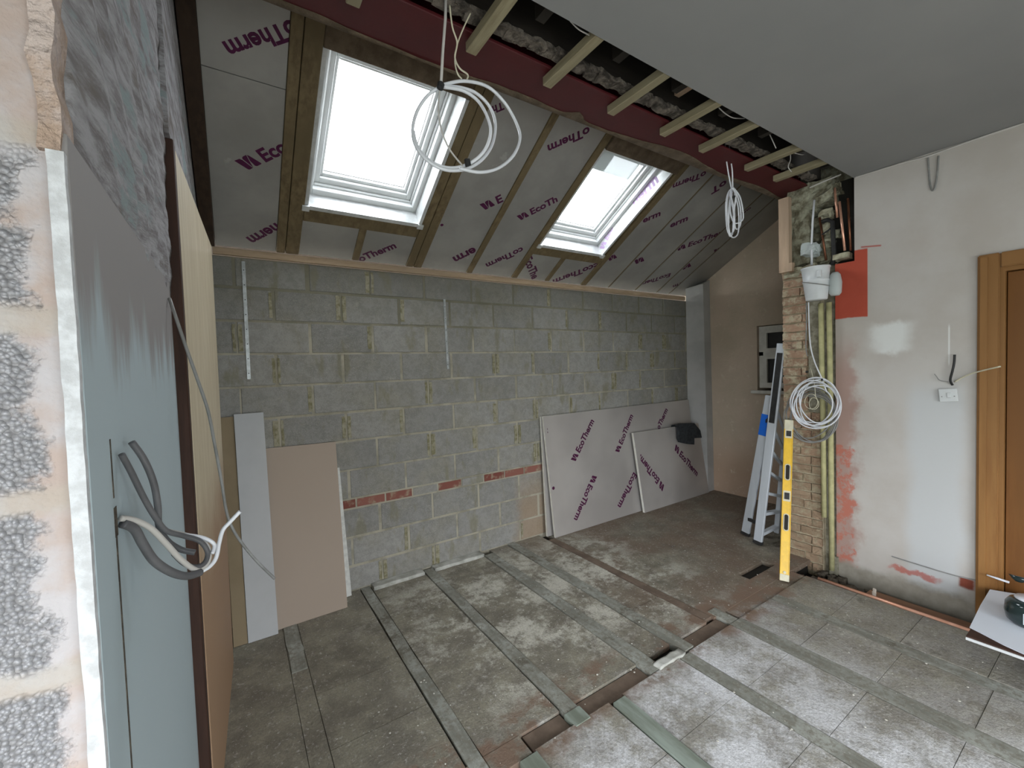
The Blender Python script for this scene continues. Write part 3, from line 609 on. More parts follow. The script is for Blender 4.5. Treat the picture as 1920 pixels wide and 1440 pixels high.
# ceiling -----------------------------------------------------------
bm = B(); box(bm, (XL-.1, YB-.1, CZ), (XR+.02, 1.295, CZ+.0125), 0)
struct('ceiling', bm, M['ceil'])
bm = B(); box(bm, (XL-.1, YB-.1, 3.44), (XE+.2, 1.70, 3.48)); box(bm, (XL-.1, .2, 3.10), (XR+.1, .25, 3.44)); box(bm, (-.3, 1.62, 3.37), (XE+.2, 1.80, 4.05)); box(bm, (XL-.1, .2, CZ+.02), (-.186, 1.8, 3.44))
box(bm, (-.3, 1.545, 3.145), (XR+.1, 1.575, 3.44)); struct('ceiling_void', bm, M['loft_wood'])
# crack / cove line at ceiling against the right wall
bm = B(); tube(bm, spline([(XR-.004, 1.28, CZ-.006), (XR-.007, 1.0, CZ-.012), (XR-.006, .88, CZ-.020), (XR-.006, .6, CZ-.008), (XR-.006, .1, CZ-.008), (XR-.006, -1.0, CZ-.008)], 6), .007, 6)
tag(obj('ceiling_edge_cable', bm, M['dim_cable']), 'thin grey cable along the top of the cream wall under the ceiling', 'cable')
bm = B(); P_ = [on_x(*q, XR-.008) for q in ((1740, 296), (1741, 312), (1744, 345), (1748, 357), (1753, 352), (1757, 330), (1760, 292))]; tube(bm, spline(P_, 6), .005, 8)
tag(obj('looped_cable', bm, M['dark' if False else 'grey_cable']), 'grey U-shaped loop of cable hanging high on the cream wall', 'cable')
# sloping roof deck (outside) --------------------------------------
bm = B(); xs = [-.5, SKY[0][0], SKY[0][1], SKY[1][0], SKY[1][1], 5.6]
for i in range(5):
    a, b = xs[i], xs[i+1]
    if i in (1, 3): rbox(bm, a, b, 1.5, SY0, .14, .20); rbox(bm, a, b, SY1, 3.75, .14, .20)
    else: rbox(bm, a, b, 1.5, 3.75, .14, .20)
struct('ceiling_slope', bm, M['rafter_dark'])
# roof windows -------------------------------------------------------
def rring(bm, X0, X1, Y0, Y1, w, d0, d1, wy=None):
    wy = w if wy is None else wy
    rbox(bm, X0, X0+w, Y0, Y1, d0, d1); rbox(bm, X1-w, X1, Y0, Y1, d0, d1); rbox(bm, X0+w, X1-w, Y0, Y0+wy, d0, d1); rbox(bm, X0+w, X1-w, Y1-wy, Y1, d0, d1)
for i, (a, b) in enumerate(SKY):
    t = bpy.data.objects.new('window_%d' % (i+1), None); COL.objects.link(t); t.location = RP((a+b)/2, (SY0+SY1)/2, .1); t['kind'] = 'structure'
    bm = B(); rring(bm, a, b, SY0, SY1, .038, .115, .26, .040); rring(bm, a+.038, b-.038, SY0+.04, SY1-.04, .012, .155, .26)
    bevel(bm, .003); fr = part('window_frame', bm, M['upvc'], t)
    bm = B(); rring(bm, a+.050, b-.050, SY0+.05, SY1-.052, .034, .175, .265); rring(bm, a+.084, b-.084, SY0+.084, SY1-.086, .020, .20, .265); bevel(bm, .003); sa = part('sash', bm, M['upvc'], t)
    bm = B(); rring(bm, a+.104, b-.104, SY0+.104, SY1-.106, .004, .225, .25); part('seal', bm, M['grey_cable'], sa)
    bm = B(); rbox(bm, a+.10, b-.10, SY0+.10, SY1-.10, .250, .256); part('pane', bm, M['glass'], sa)
    # foil-faced lining of the reveal
    bm = B(); rbox(bm, a, b, SY1-.004, SY1+.022, -.012, .12); rbox(bm, b-.004, b+.020, SY0, SY1, -.012, .12); rbox(bm, a-.020, a+.004, SY0, SY1, .0, .12)
    rbox(bm, a-.035, a+.01, SY1-.005, SY1+.03, -.022, -.010); rbox(bm, b-.01, b+.035, SY1-.005, SY1+.03, -.022, -.010)
    if i == 1:
        p0 = RP(b-.0045, 2.42, .035); p1 = RP(b-.0045, 2.68, .075); print_on(bm, 'herm', p1, p0, Vector((-1, 0, 0)), mi=1)
        print_on(bm, '#Eco', RP(b-.0045, 3.12, .012), RP(b-.0045, 2.93, .10), Vector((-1, 0, 0)), mi=1)
    part('reveal_lining', bm, [M['foil_lining'], simple('pale_violet_print', (.42, .30, .50), None, rough=.5)], t)
    if i == 1:
        bm = B(); rbox(bm, a+.07, b-.16, SY0+.10, SY0+.235, .195, .203); rbox(bm, a+.12, a+.30, SY0+.06, SY0+.225, .184, .192); part('protective_film', bm, M['film'], sa)['label'] = 'milky protective film'
    portal('roof_daylight', RP((a+b)/2, (SY0+SY1)/2, .32), (1, 0, 0), -RU, b-a, (SY1-SY0)/math.cos(math.atan(SL)))
for o in list(COL.objects):
    if o.type == 'LIGHT' and o.name.startswith('roof_daylight'):
        z = o.matrix_world.to_3x3() @ Vector((0, 0, -1))
        if z.z > 0: o.matrix_world = o.matrix_world @ Matrix.Rotation(PI, 4, 'X')
    if o.type == 'LIGHT' and o.name.startswith('added_side_daylight'):
        z = o.matrix_world.to_3x3() @ Vector((0, 0, -1))
        if z.x < 0: o.matrix_world = o.matrix_world @ Matrix.Rotation(PI, 4, 'X')
    if o.type == 'LIGHT' and o.name.startswith('window_daylight'):
        z = o.matrix_world.to_3x3() @ Vector((0, 0, -1))
        if z.y < 0: o.matrix_world = o.matrix_world @ Matrix.Rotation(PI, 4, 'X')
# door ----------------------------------------------------------------
t = bpy.data.objects.new('door_1', None); COL.objects.link(t); t.location = (XR, .2, 0); t['kind'] = 'structure'
bm = B(); box(bm, (XR-.024, .550, -.02), (XR, .645, 2.305)); box(bm, (XR-.024, -.30, 2.215), (XR, .549, 2.305)); box(bm, (XR-.024, -.32, -.02), (XR, -.235, 2.214)); bevel(bm, .006, 2)
box(bm, (XR-.033, .60, -.02), (XR-.02, .632, 2.29)); part('architrave', bm, M['architrave'], t)
bm = B(); box(bm, (XR+.0, .530, -.02), (XR+.15, .60, 2.22)); box(bm, (XR+.0, -.23, 2.19), (XR+.15, .53, 2.22)); box(bm, (XR, -.235, -.02), (XR+.15, -.20, 2.19)); part('door_lining', bm, M['architrave'], t)
bm = B(); box(bm, (XR+.035, -.20, .01), (XR+.075, .526, 2.185)); bevel(bm, .002); dl = part('door_leaf', bm, M['door'], t)
bm = B(); ringx(bm, XR+.028, XR+.036, -.09, .42, 1.15, 2.07, .02); ringx(bm, XR+.028, XR+.036, -.09, .42, .2, .95, .02); part('panel_moulding', bm, M['door'], dl)
bm = B(); box(bm, (XR+.152, -.5, -.3), (XR+.17, 1.0, 2.6)); struct('leak_blocker', bm, M['exterior'])  # unseen panel added behind the door to stop sky light leaking through
# trench along the door wall -------------------------------------------
bm = B(); 
for i in range(26):
    y = 1.60-.40*hsh(i, 1); x = 3.70+.26*hsh(i, 2); s = .012+.024*hsh(i, 3)
    roughblob(bm, (x-s, y-s, -.13), (x+s, y+s, -.10+s*1.6), 2, .012, 0, i)
o = tag(obj('rubble_bits', bm, M['soil'], smooth=True), 'heap of dark rubble bits in the trench at the foot of the pier', 'rubble', None, 'stuff')
bm = B(); box(bm, (3.735, -.9, -.10), (3.90, 1.17, -.045)); bevel(bm, .003); tag(obj('trench_plank', bm, M['plank']), 'reddish brown plank lying in the trench behind the copper pipes', 'plank')
for i, (x, z, lab) in enumerate(((3.674, .006, 'bright copper pipe along the edge of the trench, nearest the floor'), (3.698, -.002, 'dull copper pipe behind the bright one in the trench'))):
    bm = B(); tube(bm, [(x+.0, 1.42-.02*i, z), (x-.005, .9, z), (x-.004, .4, z), (x, -.6, z)], .0112, 12); tag(obj('copper_pipe', bm, M['copper' if i == 0 else 'copper_dull'], smooth=True), lab, 'pipe', 'copper pipes in the trench')
bm = B(); obox(bm, (3.71, 1.09, .004), Vector((1, .35, .1)).normalized(), Vector((-.35, 1, 0)).normalized(), (0, 0, 1), .10, .022, .012); obox(bm, (3.75, 1.10, .018), (0, 0, 1), Vector((.3, 1, 0)).normalized(), (1, 0, 0), .04, .022, .012); bevel(bm, .003)
tag(obj('pipe_clip', bm, simple('pale_clip', (.50, .44, .38), None)), 'pale pipe clip lying across the copper pipes', 'clip')

# ================================================================ ROOF TIMBERS AND BOARDS
RAF = [(-.135, -.062, 'very dark brown rafter hugging the left wall', 'rafter_dark', 0),
       (.302, .358, 'left timber of the doubled rafter left of the nearer roof window', 'rafter', 0), (.362, .450, 'right timber of the doubled rafter, forming the left side of the nearer roof window', 'rafter', 0),
       (1.272, 1.334, 'left timber of the doubled rafter right of the nearer roof window', 'rafter', 0), (1.338, 1.408, 'right timber of the doubled rafter right of the nearer roof window', 'rafter', 0),
       (1.848, 1.902, 'single rafter midway between the two roof windows', 'rafter', 0), (2.345, 2.408, 'rafter forming the left side of the farther roof window', 'rafter', 0),
       (3.262, 3.335, 'rafter forming the right side of the farther roof window', 'rafter', 0), (3.69, 3.715, 'first narrow rafter line right of the farther roof window', 'rafter', 1),
       (4.15, 4.175, 'second narrow rafter line right of the farther roof window', 'rafter', 1), (4.55, 4.575, 'third narrow rafter line right of the farther roof window', 'rafter', 1), (4.80, 4.823, 'last narrow rafter line before the pink plaster wall', 'rafter', 1)]
for (a, b, lab, mt, thin) in RAF:
    bm = B(); rbox(bm, a, b, 1.9, 3.54, .004 if thin else (-.02 if mt == 'rafter_dark' else -.012), .135); bevel(bm, .003)
    tag(obj('rafter', bm, M[mt]), lab, 'rafter', 'rafters of the sloping roof')
def roofbit(name, a, b, y0, y1, d0, lab, cat, mat='rafter', d1=.11):
    bm = B(); rbox(bm, a, b, y0, y1, d0, d1); bevel(bm, .003); return tag(obj(name, bm, M[mat]), lab, cat)
roofbit('trimmer', .452, 1.270, 3.176, 3.262, -.010, 'cross timber under the bottom edge of the nearer roof window', 'trimmer')
roofbit('trimmer', 2.410, 3.260, 3.176, 3.255, -.010, 'cross timber under the bottom edge of the farther roof window', 'trimmer')
roofbit('short_rafter', .832, .884, 3.264, 3.54, -.006, 'short rafter below the nearer roof window', 'rafter')
roofbit('short_rafter', 2.762, 2.818, 3.257, 3.54, -.006, 'short rafter below the farther roof window', 'rafter')
roofbit('header_timber', 2.411, 3.259, 2.17, 2.312, -.03, 'brown rough header timber over the farther roof window', 'header', 'mud')
roofbit('header_timber', .452, 1.270, 2.18, 2.312, -.012, 'grey header timber between the red beam and the nearer roof window', 'header', 'mud')
# foil faced boards between the rafters; the print is part of the board
PRN = -RN
TXT = [  # (text, start pixel, end pixel, bay)
    ('oTherm', (549, 36), (416, 80), 0), ('#Eco', (460, 322), (543, 282), 0), ('oTherm', (548, 402), (461, 446), 0),
    ('oTherm', (676, 491), (744, 464), 2), ('Th', (943, 191), (922, 200), 4), ('#E', (905, 396), (944, 377), 4), ('erm', (889, 463), (848, 483), 4), ('.', (826, 424), (832, 422), 4),
    ('#EcoTh', (973, 415), (1046, 377), 5), ('oTherm', (1105, 237), (1026, 273), 5), ('coTherm', (979, 463), (910, 495), 5), ('EcoThe', (982, 486), (998, 524), 6),
    ('EcoTherm#'.replace('#', ''), (1122, 492), (1036, 525), 7), ('erm', (1205, 418), (1238, 404), 8), ('oTherm', (1325, 320), (1262, 345), 8), ('#', (1139, 491), (1157, 483), 8),
    ('erm', (1256, 427), (1289, 413), 9), ('oT', (1362, 337), (1333, 354), 9), ('#', (1188, 497), (1208, 489), 9), ('#EcoTherm', (1267, 472), (1366, 434), 10), ('EcoTherm', (1258, 512), (1196, 532), 10),
    ('#EcoTherm', (1336, 476), (1424, 441), 11), ('#', (1276, 508), (1296, 499), 11), ('EcoTherm', (1318, 514), (1262, 535), 11), ('erm', (1392, 402), (1408, 390), 11)]
BAYS = [(-.060, .300, 1.9, 2.537, 0, 'upper foil board in the first bay, left of the nearer roof window'), (-.060, .300, 2.541, 3.54, 0, 'lower foil board in the first bay, left of the nearer roof window'),
        (.452, .830, 3.264, 3.54, 1, 'small blank foil board below the left half of the nearer roof window'), (.886, 1.270, 3.264, 3.54, 2, 'small foil board with print below the right half of the nearer roof window'),
        (1.410, 1.846, 1.9, 3.54, 4, 'foil board right of the nearer roof window, with a print cut by its right rafter'), (1.904, 2.343, 1.9, 3.54, 5, 'foil board left of the farther roof window, with three prints'),
        (2.410, 2.760, 3.257, 3.54, 6, 'small foil board below the left half of the farther roof window'), (2.820, 3.260, 3.257, 3.54, 7, 'small foil board below the right half of the farther roof window'),
        (3.337, 3.688, 1.9, 3.54, 8, 'foil board directly right of the farther roof window'), (3.717, 4.148, 1.9, 3.54, 9, 'foil board in the second bay right of the farther roof window'),
        (4.177, 4.548, 1.9, 3.54, 10, 'foil board in the third bay right of the farther roof window'), (4.577, 4.798, 1.9, 3.54, 11, 'foil board in the bay next to last before the pink plaster wall'), (4.825, XE-.003, 1.9, 3.54, 12, 'foil board in the last bay against the pink plaster wall')]
def inside(p, a, b, y0, y1): return a-.25 < p.x < b+.25 and y0-.2 < p.y < y1+.3
for bi, (a, b, y0, y1, bay, lab) in enumerate(BAYS):
    bm = B(); rbox(bm, a, b, y0, y1, .0, .1)
    for (s, p0, p1, bb) in TXT:
        if bb != bay: continue
        q0, q1 = on_roof(*p0), on_roof(*p1)
        clip = [(RP(a, 2), Vector((-1, 0, 0))), (RP(b, 2), Vector((1, 0, 0))), (RP(a, y1), -RU), (RP(a, y0), RU)]
        print_on(bm, s, q0, q1, PRN, clip, 1)
    tag(obj('insulation_board', bm, [M['foil'], M['ink']]), lab, 'insulation board', 'foil boards between the rafters')
# softwood batten at the head of the block wall, black shadow gap above it
bm = B(); box(bm, (-.075, D-.030, 2.503), (4.95, D-.003, 2.548)); bevel(bm, .002); tag(obj('wall_batten', bm, M['pale_batten']), 'long pale softwood batten along the top of the block wall', 'batten')
# beam, battens, rubble over it
t = thing('steel_beam', 'long dark red steel beam under the upper edge of the sloping roof', 'beam', (2.0, 1.725, 3.1))
bm = B(); box(bm, (-.15, 1.60, 3.10), (4.35, 1.852, 3.116)); bevel(bm, .003); part('bottom_flange', bm, M['beam'], t)
bm = B(); box(bm, (-.15, 1.60, 3.345), (4.35, 1.852, 3.361)); part('top_flange', bm, M['beam'], t)
bm = B(); box(bm, (-.15, 1.72, 3.116), (4.35, 1.732, 3.345)); part('web', bm, M['beam'], t)
bm = B(); nseg = 110; ed = []
def edge_off(x):
    o = .022*(fbm(x*3, 1)-.5)+.010*(fbm(x*17, 4)-.5)
    for (c, w, h) in ((1.68, .05, .05), (2.6, .42, .075), (3.6, .4, .045), (1.3, .25, .03), (.2, .3, .02)): o += h*math.exp(-((x-c)/w)**2)
    return max(o, -.004)
rws = []
for i in range(nseg+1):
    x = -.14+(4.2+.14)*i/nseg; e = edge_off(x); rws.append([bm.verts.new(p) for p in ((x, 1.845-e, 3.0985), (x, 1.855, 3.092), (x, 1.862, 3.10), (x, 1.862, 3.13), (x, 1.845-e, 3.0995))])
for A, Bq in zip(rws, rws[1:]):
    for k in range(4): bm.faces.new((A[k], A[k+1], Bq[k+1], Bq[k]))
part('mortar_smear', bm, M['mud'], t, True)['label'] = 'brown mortar smeared along its far edge'
for i, (xc, y1) in enumerate(((.435, 1.665), (.925, 1.655), (1.345, 1.66), (1.787, 1.665), (2.222, 1.66), (2.612, 1.66), (3.155, 1.655), (3.537, 1.64))):
    bm = B(); box(bm, (xc-.025, 1.297, 3.053), (xc+.025, y1, 3.095)); bevel(bm, .003)
    nm = ['first', 'second', 'third', 'fourth', 'fifth', 'sixth', 'seventh', 'last'][i]
    tag(obj('ceiling_batten', bm, M['batten']), '%s ceiling batten from the left, sticking out from the grey ceiling under the red beam' % nm, 'batten', 'ceiling battens under the beam')
bm = B()
for i in range(60):
    x = .1+i*.065; z = 3.235+.01*hsh(i); roughblob(bm, (x-.036, 1.515, 3.108+.012*hsh(i, 2)), (x+.036, 1.575, 3.135), 3, .009, 0, i)
tag(obj('broken_masonry', bm, M['loft_stone']), 'rough grey strip of broken masonry in the dark void above the beam', 'masonry')
for i, xc in enumerate((.2, .68, 1.13, 1.58, 2.02, 2.45, 2.9, 3.34, 3.8)):
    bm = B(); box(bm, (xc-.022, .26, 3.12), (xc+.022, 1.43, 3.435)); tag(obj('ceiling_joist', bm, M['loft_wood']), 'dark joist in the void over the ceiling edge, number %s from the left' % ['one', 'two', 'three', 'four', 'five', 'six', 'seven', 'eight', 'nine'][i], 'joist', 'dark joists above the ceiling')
bm = B(); q = on_z(1242, 193, 3.2); roughblob(bm, (q.x-.055, q.y-.03, 3.19), (q.x+.055, q.y+.03, 3.25), 3, .012); tag(obj('loose_brick', bm, M['pinkbrick']), 'pale pinkish piece of brick lodged in the dark void above the beam', 'brick')
bm = B(); box(bm, (q.x+.03, q.y-.22, 3.22), (q.x+.07, q.y+.03, 3.26)); tag(obj('stub_timber', bm, M['stud']), 'short stub of pale timber behind the pinkish brick', 'timber')
# upright stud on the pier
bm = B(); box(bm, (XR-.055, 1.722, 2.43), (XR+.0, 1.80, 3.05)); box(bm, (XR-.055, 1.70, 2.43), (XR+.0, 1.723, 2.50)); tag(obj('upright_stud', bm, M['stud']), 'short pale softwood upright between the brick pier and the last ceiling batten', 'stud')
bm = B(); tube(bm, [on_x(1518, 352, XR-.06), on_x(1545, 340, XR-.03), on_x(1577, 327, XR-.0)], .006, 6); tag(obj('ceiling_rod', bm, M['dim_cable']), 'thin pale rod slanting up to the ceiling corner above the pier', 'rod')

# ================================================================ THINGS ON THE FLOOR AND WALLS
def leaning(name, label, cat, pts_bottom, pts_top, th, mats, front='face', n_in=None, extra=None, group=None, bev=.0015):
    """flat sheet: bottom-left/right and top-right/left front corners, thickness th away from the room (n_in = towards the viewer)"""
    bl, br = [Vector(p) for p in pts_bottom]; tr, tl = [Vector(p) for p in pts_top]
    nn = (br-bl).cross(tl-bl).normalized()
    if nn.dot(EYEP-bl) < 0: nn = -nn
    bm = B(); hexa(bm, [bl, br, br-nn*th, bl-nn*th, tl, tr, tr-nn*th, tl-nn*th], 0)
    fr = max(bm.faces, key=lambda f: f.calc_center_median().dot(nn)); 
    for f in bm.faces: f.material_index = 1 if abs(f.calc_center_median().dot(nn)-(fr.calc_center_median().dot(nn))) < th*.95 and f is not fr else 0
    if extra: extra(bm, bl, br, tr, tl, nn)
    o = obj(name, bm, mats); return tag(o, label, cat, group)
# left stack of boards
leaning('mdf_board', 'narrow olive-brown board leaning behind the pale grey strip in the left corner', 'board', [(-.078, 3.155, .002), (-.003, 3.155, .002)], [(-.012, 3.39, 1.428), (-.088, 3.39, 1.428)], .012, [M['pb_olive'], M['pb_olive']])
leaning('plasterboard_strip', 'tall pale grey plasterboard strip leaning in the left corner of the block wall', 'plasterboard', [(.000, 3.150, .002), (.168, 3.150, .002)], [(.160, 3.376, 1.444), (-.010, 3.376, 1.444)], .0125, [M['pb_grey'], M['pb_core']])
leaning('plasterboard_sheet', 'large tan plasterboard sheet leaning against the block wall', 'plasterboard', [(.150, 3.195, .002), (.612, 3.205, .002)], [(.620, 3.400, 1.181), (.150, 3.400, 1.190)], .0125, [M['pb_brown'], M['pb_core']])
bm = B(); hexa(bm, [(.30, 3.32, .002), (.676, 3.36, .002), (.676, 3.372, .002), (.30, 3.332, .002), (.30, 3.405, .98), (.640, 3.405, .98), (.640, 3.417, .98), (.30, 3.417, .98)]); tag(obj('white_board', bm, M['pb_core']), 'white board mostly hidden behind the tan sheet, its right edge showing low down', 'board')
# foil boards leaning against the block wall
def px_print(items, bl, nn):
    def f(bm, a, b, c, d, n_):
        for (s, p0, p1) in items:
            def hit(p):
                v = ray(*p); return EYEP+v*((a-EYEP).dot(n_)/v.dot(n_))
            q = (b-a).normalized(); up = n_.cross(q) if n_.cross(q).z > 0 else -n_.cross(q)
            clip = [(a, -q), (b, q), (a, -up), (d, up)]
            print_on(bm, s, hit(p0), hit(p1), n_, clip, 2)
    return f
leaning('insulation_sheet', 'large foil board leaning on the block wall behind another of the same size', 'insulation board', [(2.545, 3.335, .002), (4.93, 3.335, .002)], [(4.93, 3.386, 1.20), (2.545, 3.386, 1.20)], .022, [M['foil_wall'], M['foam']])
leaning('insulation_sheet', 'large foil board with purple print leaning in front of its twin against the block wall', 'insulation board', [(2.590, 3.262, .002), (4.985, 3.262, .002)], [(4.925, 3.356, 1.213), (2.552, 3.356, 1.203)], .024, [M['foil_wall'], M['foam'], M['ink']],
        extra=px_print([('#EcoTherm', (1078, 868), (1114, 790)), ('#EcoTherm', (1160, 851), (1187, 780)), ('oTherm', (1236, 806), (1252, 769)), ('#EcoTherm', (1112, 888), (1076, 973)), ('EcoTherm', (1188, 885), (1158, 948)), ('n', (1027, 812), (1026, 803)), ('.', (1035, 917), (1040, 917))], None, None))
leaning('insulation_offcut', 'smaller foil board with two prints leaning in front of the large ones', 'insulation board', [(3.838, 3.195, .002), (5.09, 3.195, .002)], [(4.985, 3.262, .905), (3.752, 3.262, .915)], .028, [M['foil_wall'], M['foam'], M['ink']],
        extra=px_print([('#EcoTherm', (1247, 912), (1201, 852)), ('#EcoTherm', (1263, 842), (1306, 893))], None, None))
# black bag hooked over the small board
bm = B(); P0 = [(1262, 797), (1272, 794), (1297, 793), (1308, 806), (1311, 820), (1297, 821), (1297, 833), (1285, 832), (1271, 829), (1268, 822), (1268, 801)]
pts = [on_y(*q, 3.232) for q in P0]; vs = [bm.verts.new(p) for p in pts]; f = bm.faces.new(vs); bm.normal_update()
ex = bmesh.ops.extrude_face_region(bm, geom=[f]); ev = [v for v in ex['geom'] if isinstance(v, bmesh.types.BMVert)]; bmesh.ops.translate(bm, verts=ev, vec=(0, -.04, .0))
q = on_y(1280, 797, 3.24); box(bm, (q.x-.12, 3.20, .917), (q.x+.12, 3.32, .926)); box(bm, (q.x-.12, 3.31, .86), (q.x+.12, 3.32, .917))
bmesh.ops.bevel(bm, geom=bm.edges[:], offset=.003, segments=2, affect='EDGES')
tag(obj('black_bag', bm, M['black_soft'], smooth=False), 'small black pouch hooked over the top corner of the smaller foil board', 'bag')
# galvanised straps on the block wall
for i, (pa, pb, w, lab) in enumerate((((456, 490), (467, 711), .021, 'long galvanised strap screwed to the block wall near the left corner'), ((833, 561), (840, 692), .021, 'galvanised strap in the middle of the block wall'))):
    a, b = on_y(*pa, D-.008), on_y(*pb, D-.008); bm = B(); hexa(bm, [(b.x-w/2, D-.010, b.z), (b.x+w/2, D-.010, b.z), (b.x+w/2, D-.0075, b.z), (b.x-w/2, D-.0075, b.z), (a.x-w/2, D-.010, a.z), (a.x+w/2, D-.010, a.z), (a.x+w/2, D-.0075, a.z), (a.x-w/2, D-.0075, a.z)])
    o = tag(obj('wall_strap', bm, M['zinc']), lab, 'strap'); z = b.z+.04
    while z < a.z-.02:
        m = B(); lathe(m, [(.0035, 0), (.0035, .0008)], (b.x+(a.x-b.x)*(z-b.z)/(a.z-b.z), D-.0112, z), (0, 1, 0), 8); obj('screw_hole', m, M['dark'], o); z += .10
# folding ladder
t = thing('step_ladder', 'folded aluminium stepladder leaning in the alcove beside the brick pier', 'ladder', (4.03, 2.07, 0))
def rail(name, f0, f1, w, dpt, mat, root, cap=True, lab=None):
    f0 = Vector(f0); f1 = Vector(f1); ax = (f1-f0).normalized(); side = Vector((0, 1, 0)); side = (side-ax*side.dot(ax)).normalized(); dep = ax.cross(side)
    bm = B(); obox(bm, (f0+f1)/2, side, dep, ax, w, dpt, (f1-f0).length); bevel(bm, .004); o = part(name, bm, mat, root)
    if cap:
        bm = B(); obox(bm, f0+ax*.014, side, dep, ax, w+.006, dpt+.006, .028); part('foot', bm, M['black'], o)
    return o, ax, side, dep
a0, a1 = Vector((4.07, 2.185, .01)), on_x(1444, 742, 4.07)
r1, ax, sd, dp = rail('rail', a0, a1, .074, .028, M['alu'], t)
bm = B(); c = a0+(a1-a0)*.80; obox(bm, c-dp*.0155, sd, dp, ax, .076, .0012, .20); obox(bm, c+dp*.0155, sd, dp, ax, .076, .0012, .20); part('blue_tape', bm, M['blue'], r1)['label'] = 'strip of blue tape'
b0, b1 = Vector((3.955, 2.01, .01)), on_x(1466, 644, 4.02)
r2, ax2, sd2, dp2 = rail('rail', b0, b1, .074, .028, M['alu'], t)
bm = B()
for s_ in (.60, .96):
    pass
c0, c1 = b0+(b1-b0)*.615, b0+(b1-b0)*.955; obox(bm, (c0+c1)/2-dp2*.016, sd2, dp2, ax2, .046, .004, (c1-c0).length); obox(bm, (c0+c1)/2+dp2*.016, sd2, dp2, ax2, .046, .004, (c1-c0).length); bevel(bm, .0015); part('rubber_insert', bm, M['black'], r2)['label'] = 'black insert along the upper half'
d0, d1 = Vector((4.16, 1.945, .08)), on_x(1475, 785, 4.16)
d1.y = max(d1.y, 1.84)
r3, ax3, sd3, dp3 = rail('rail', d0, d1, .042, .022, M['alu'], t, False)
for i in range(7):
    k = .06+i*.135; p = b0+(b1-b0)*k*.8+Vector((0, -.01, 0)); q = d0+(d1-d0)*k; bm = B(); m_ = (p+q)/2; dd = (q-p); obox(bm, m_, dd.normalized(), Vector((0, 0, 1)), dd.normalized().cross(Vector((0, 0, 1))), dd.length, .028, .045); bevel(bm, .003); part('tread', bm, M['alu'], t)
for i in range(2):
    p = a0+(a1-a0)*(.12+.7*i); q = b0+(b1-b0)*(.10+.55*i); bm = B(); dd = q-p; obox(bm, (p+q)/2, dd.normalized(), Vector((0, 0, 1)), dd.normalized().cross(Vector((0, 0, 1))), dd.length, .03, .02); part('brace', bm, M['black'], t)
# spirit level
t = thing('spirit_level', 'long yellow spirit level standing on end against the brick pier', 'spirit level', (3.43, 1.55, 0))
l0 = Vector((3.43, 1.552, .003)); l1 = on_x(1479, 787, 3.85); ax = (l1-l0).normalized(); sd = Vector((.55, -.83, 0)); sd = (sd-ax*sd.dot(ax)).normalized()
vw = ax.cross(sd).normalized()
if vw.dot(EYEP-l0) < 0: vw = -vw
LL = (l1-l0).length
bm = B(); obox(bm, (l0+l1)/2, sd, vw, ax, .060, .020, LL-.02)
part('body', bm, M['yellow'], t)
bm = B(); obox(bm, l0+(l1-l0)*.5+sd*.028, sd, vw, ax, .006, .027, LL-.01); obox(bm, l0+(l1-l0)*.5-sd*.028, sd, vw, ax, .006, .027, LL-.01); bevel(bm, .001); part('rail_flange', bm, M['yellow'], t)
for k in (.022, .965): 
    bm = B(); obox(bm, l0+(l1-l0)*k, sd, vw, ax, .064, .029, .05 if k < .5 else .08); bevel(bm, .003); e = part('end_cap', bm, M['cream'], t); e['label'] = 'cream end piece'
bm = B(); lathe(bm, [(.010, 0), (.010, .003)], l0+(l1-l0)*.052+vw*.0135, vw, 16); part('rivet', bm, M['cream'], t)
def slot(k, ln, w):
    c = l0+(l1-l0)*k+vw*.0115; m = B()
    def stad(rw, hl): return [c+sd*(rw*math.cos(a))+ax*((hl-rw)*(1 if math.sin(a) >= 0 else -1)+rw*math.sin(a)) for a in [2*PI*i/28+.001 for i in range(28)]]
    tube(m, stad(w/2, ln/2), .0045, 6, True); r_ = part('hand_hole_rim', m, M['cream'], t, True)
    m = B(); A = [m.verts.new(p) for p in stad(w/2, ln/2)]; m.faces.new(A); m.normal_update(); e_ = bmesh.ops.extrude_face_region(m, geom=m.faces[:]); bmesh.ops.translate(m, verts=[v for v in e_['geom'] if isinstance(v, bmesh.types.BMVert)], vec=-vw*.006); part('hand_hole', m, M['dark'], r_)
slot(.345, .125, .034); slot(.655, .125, .034)
for k, ln in ((.505, .052), (.905, .045)):
    bm = B(); obox(bm, l0+(l1-l0)*k+vw*.011, sd, vw, ax, .050, .006, ln+.03); fr = part('vial_block', bm, M['cream'], t)
    bm = B(); obox(bm, l0+(l1-l0)*k+vw*.0145, sd, vw, ax, .034, .004, ln); part('vial', bm, M['black'], fr)
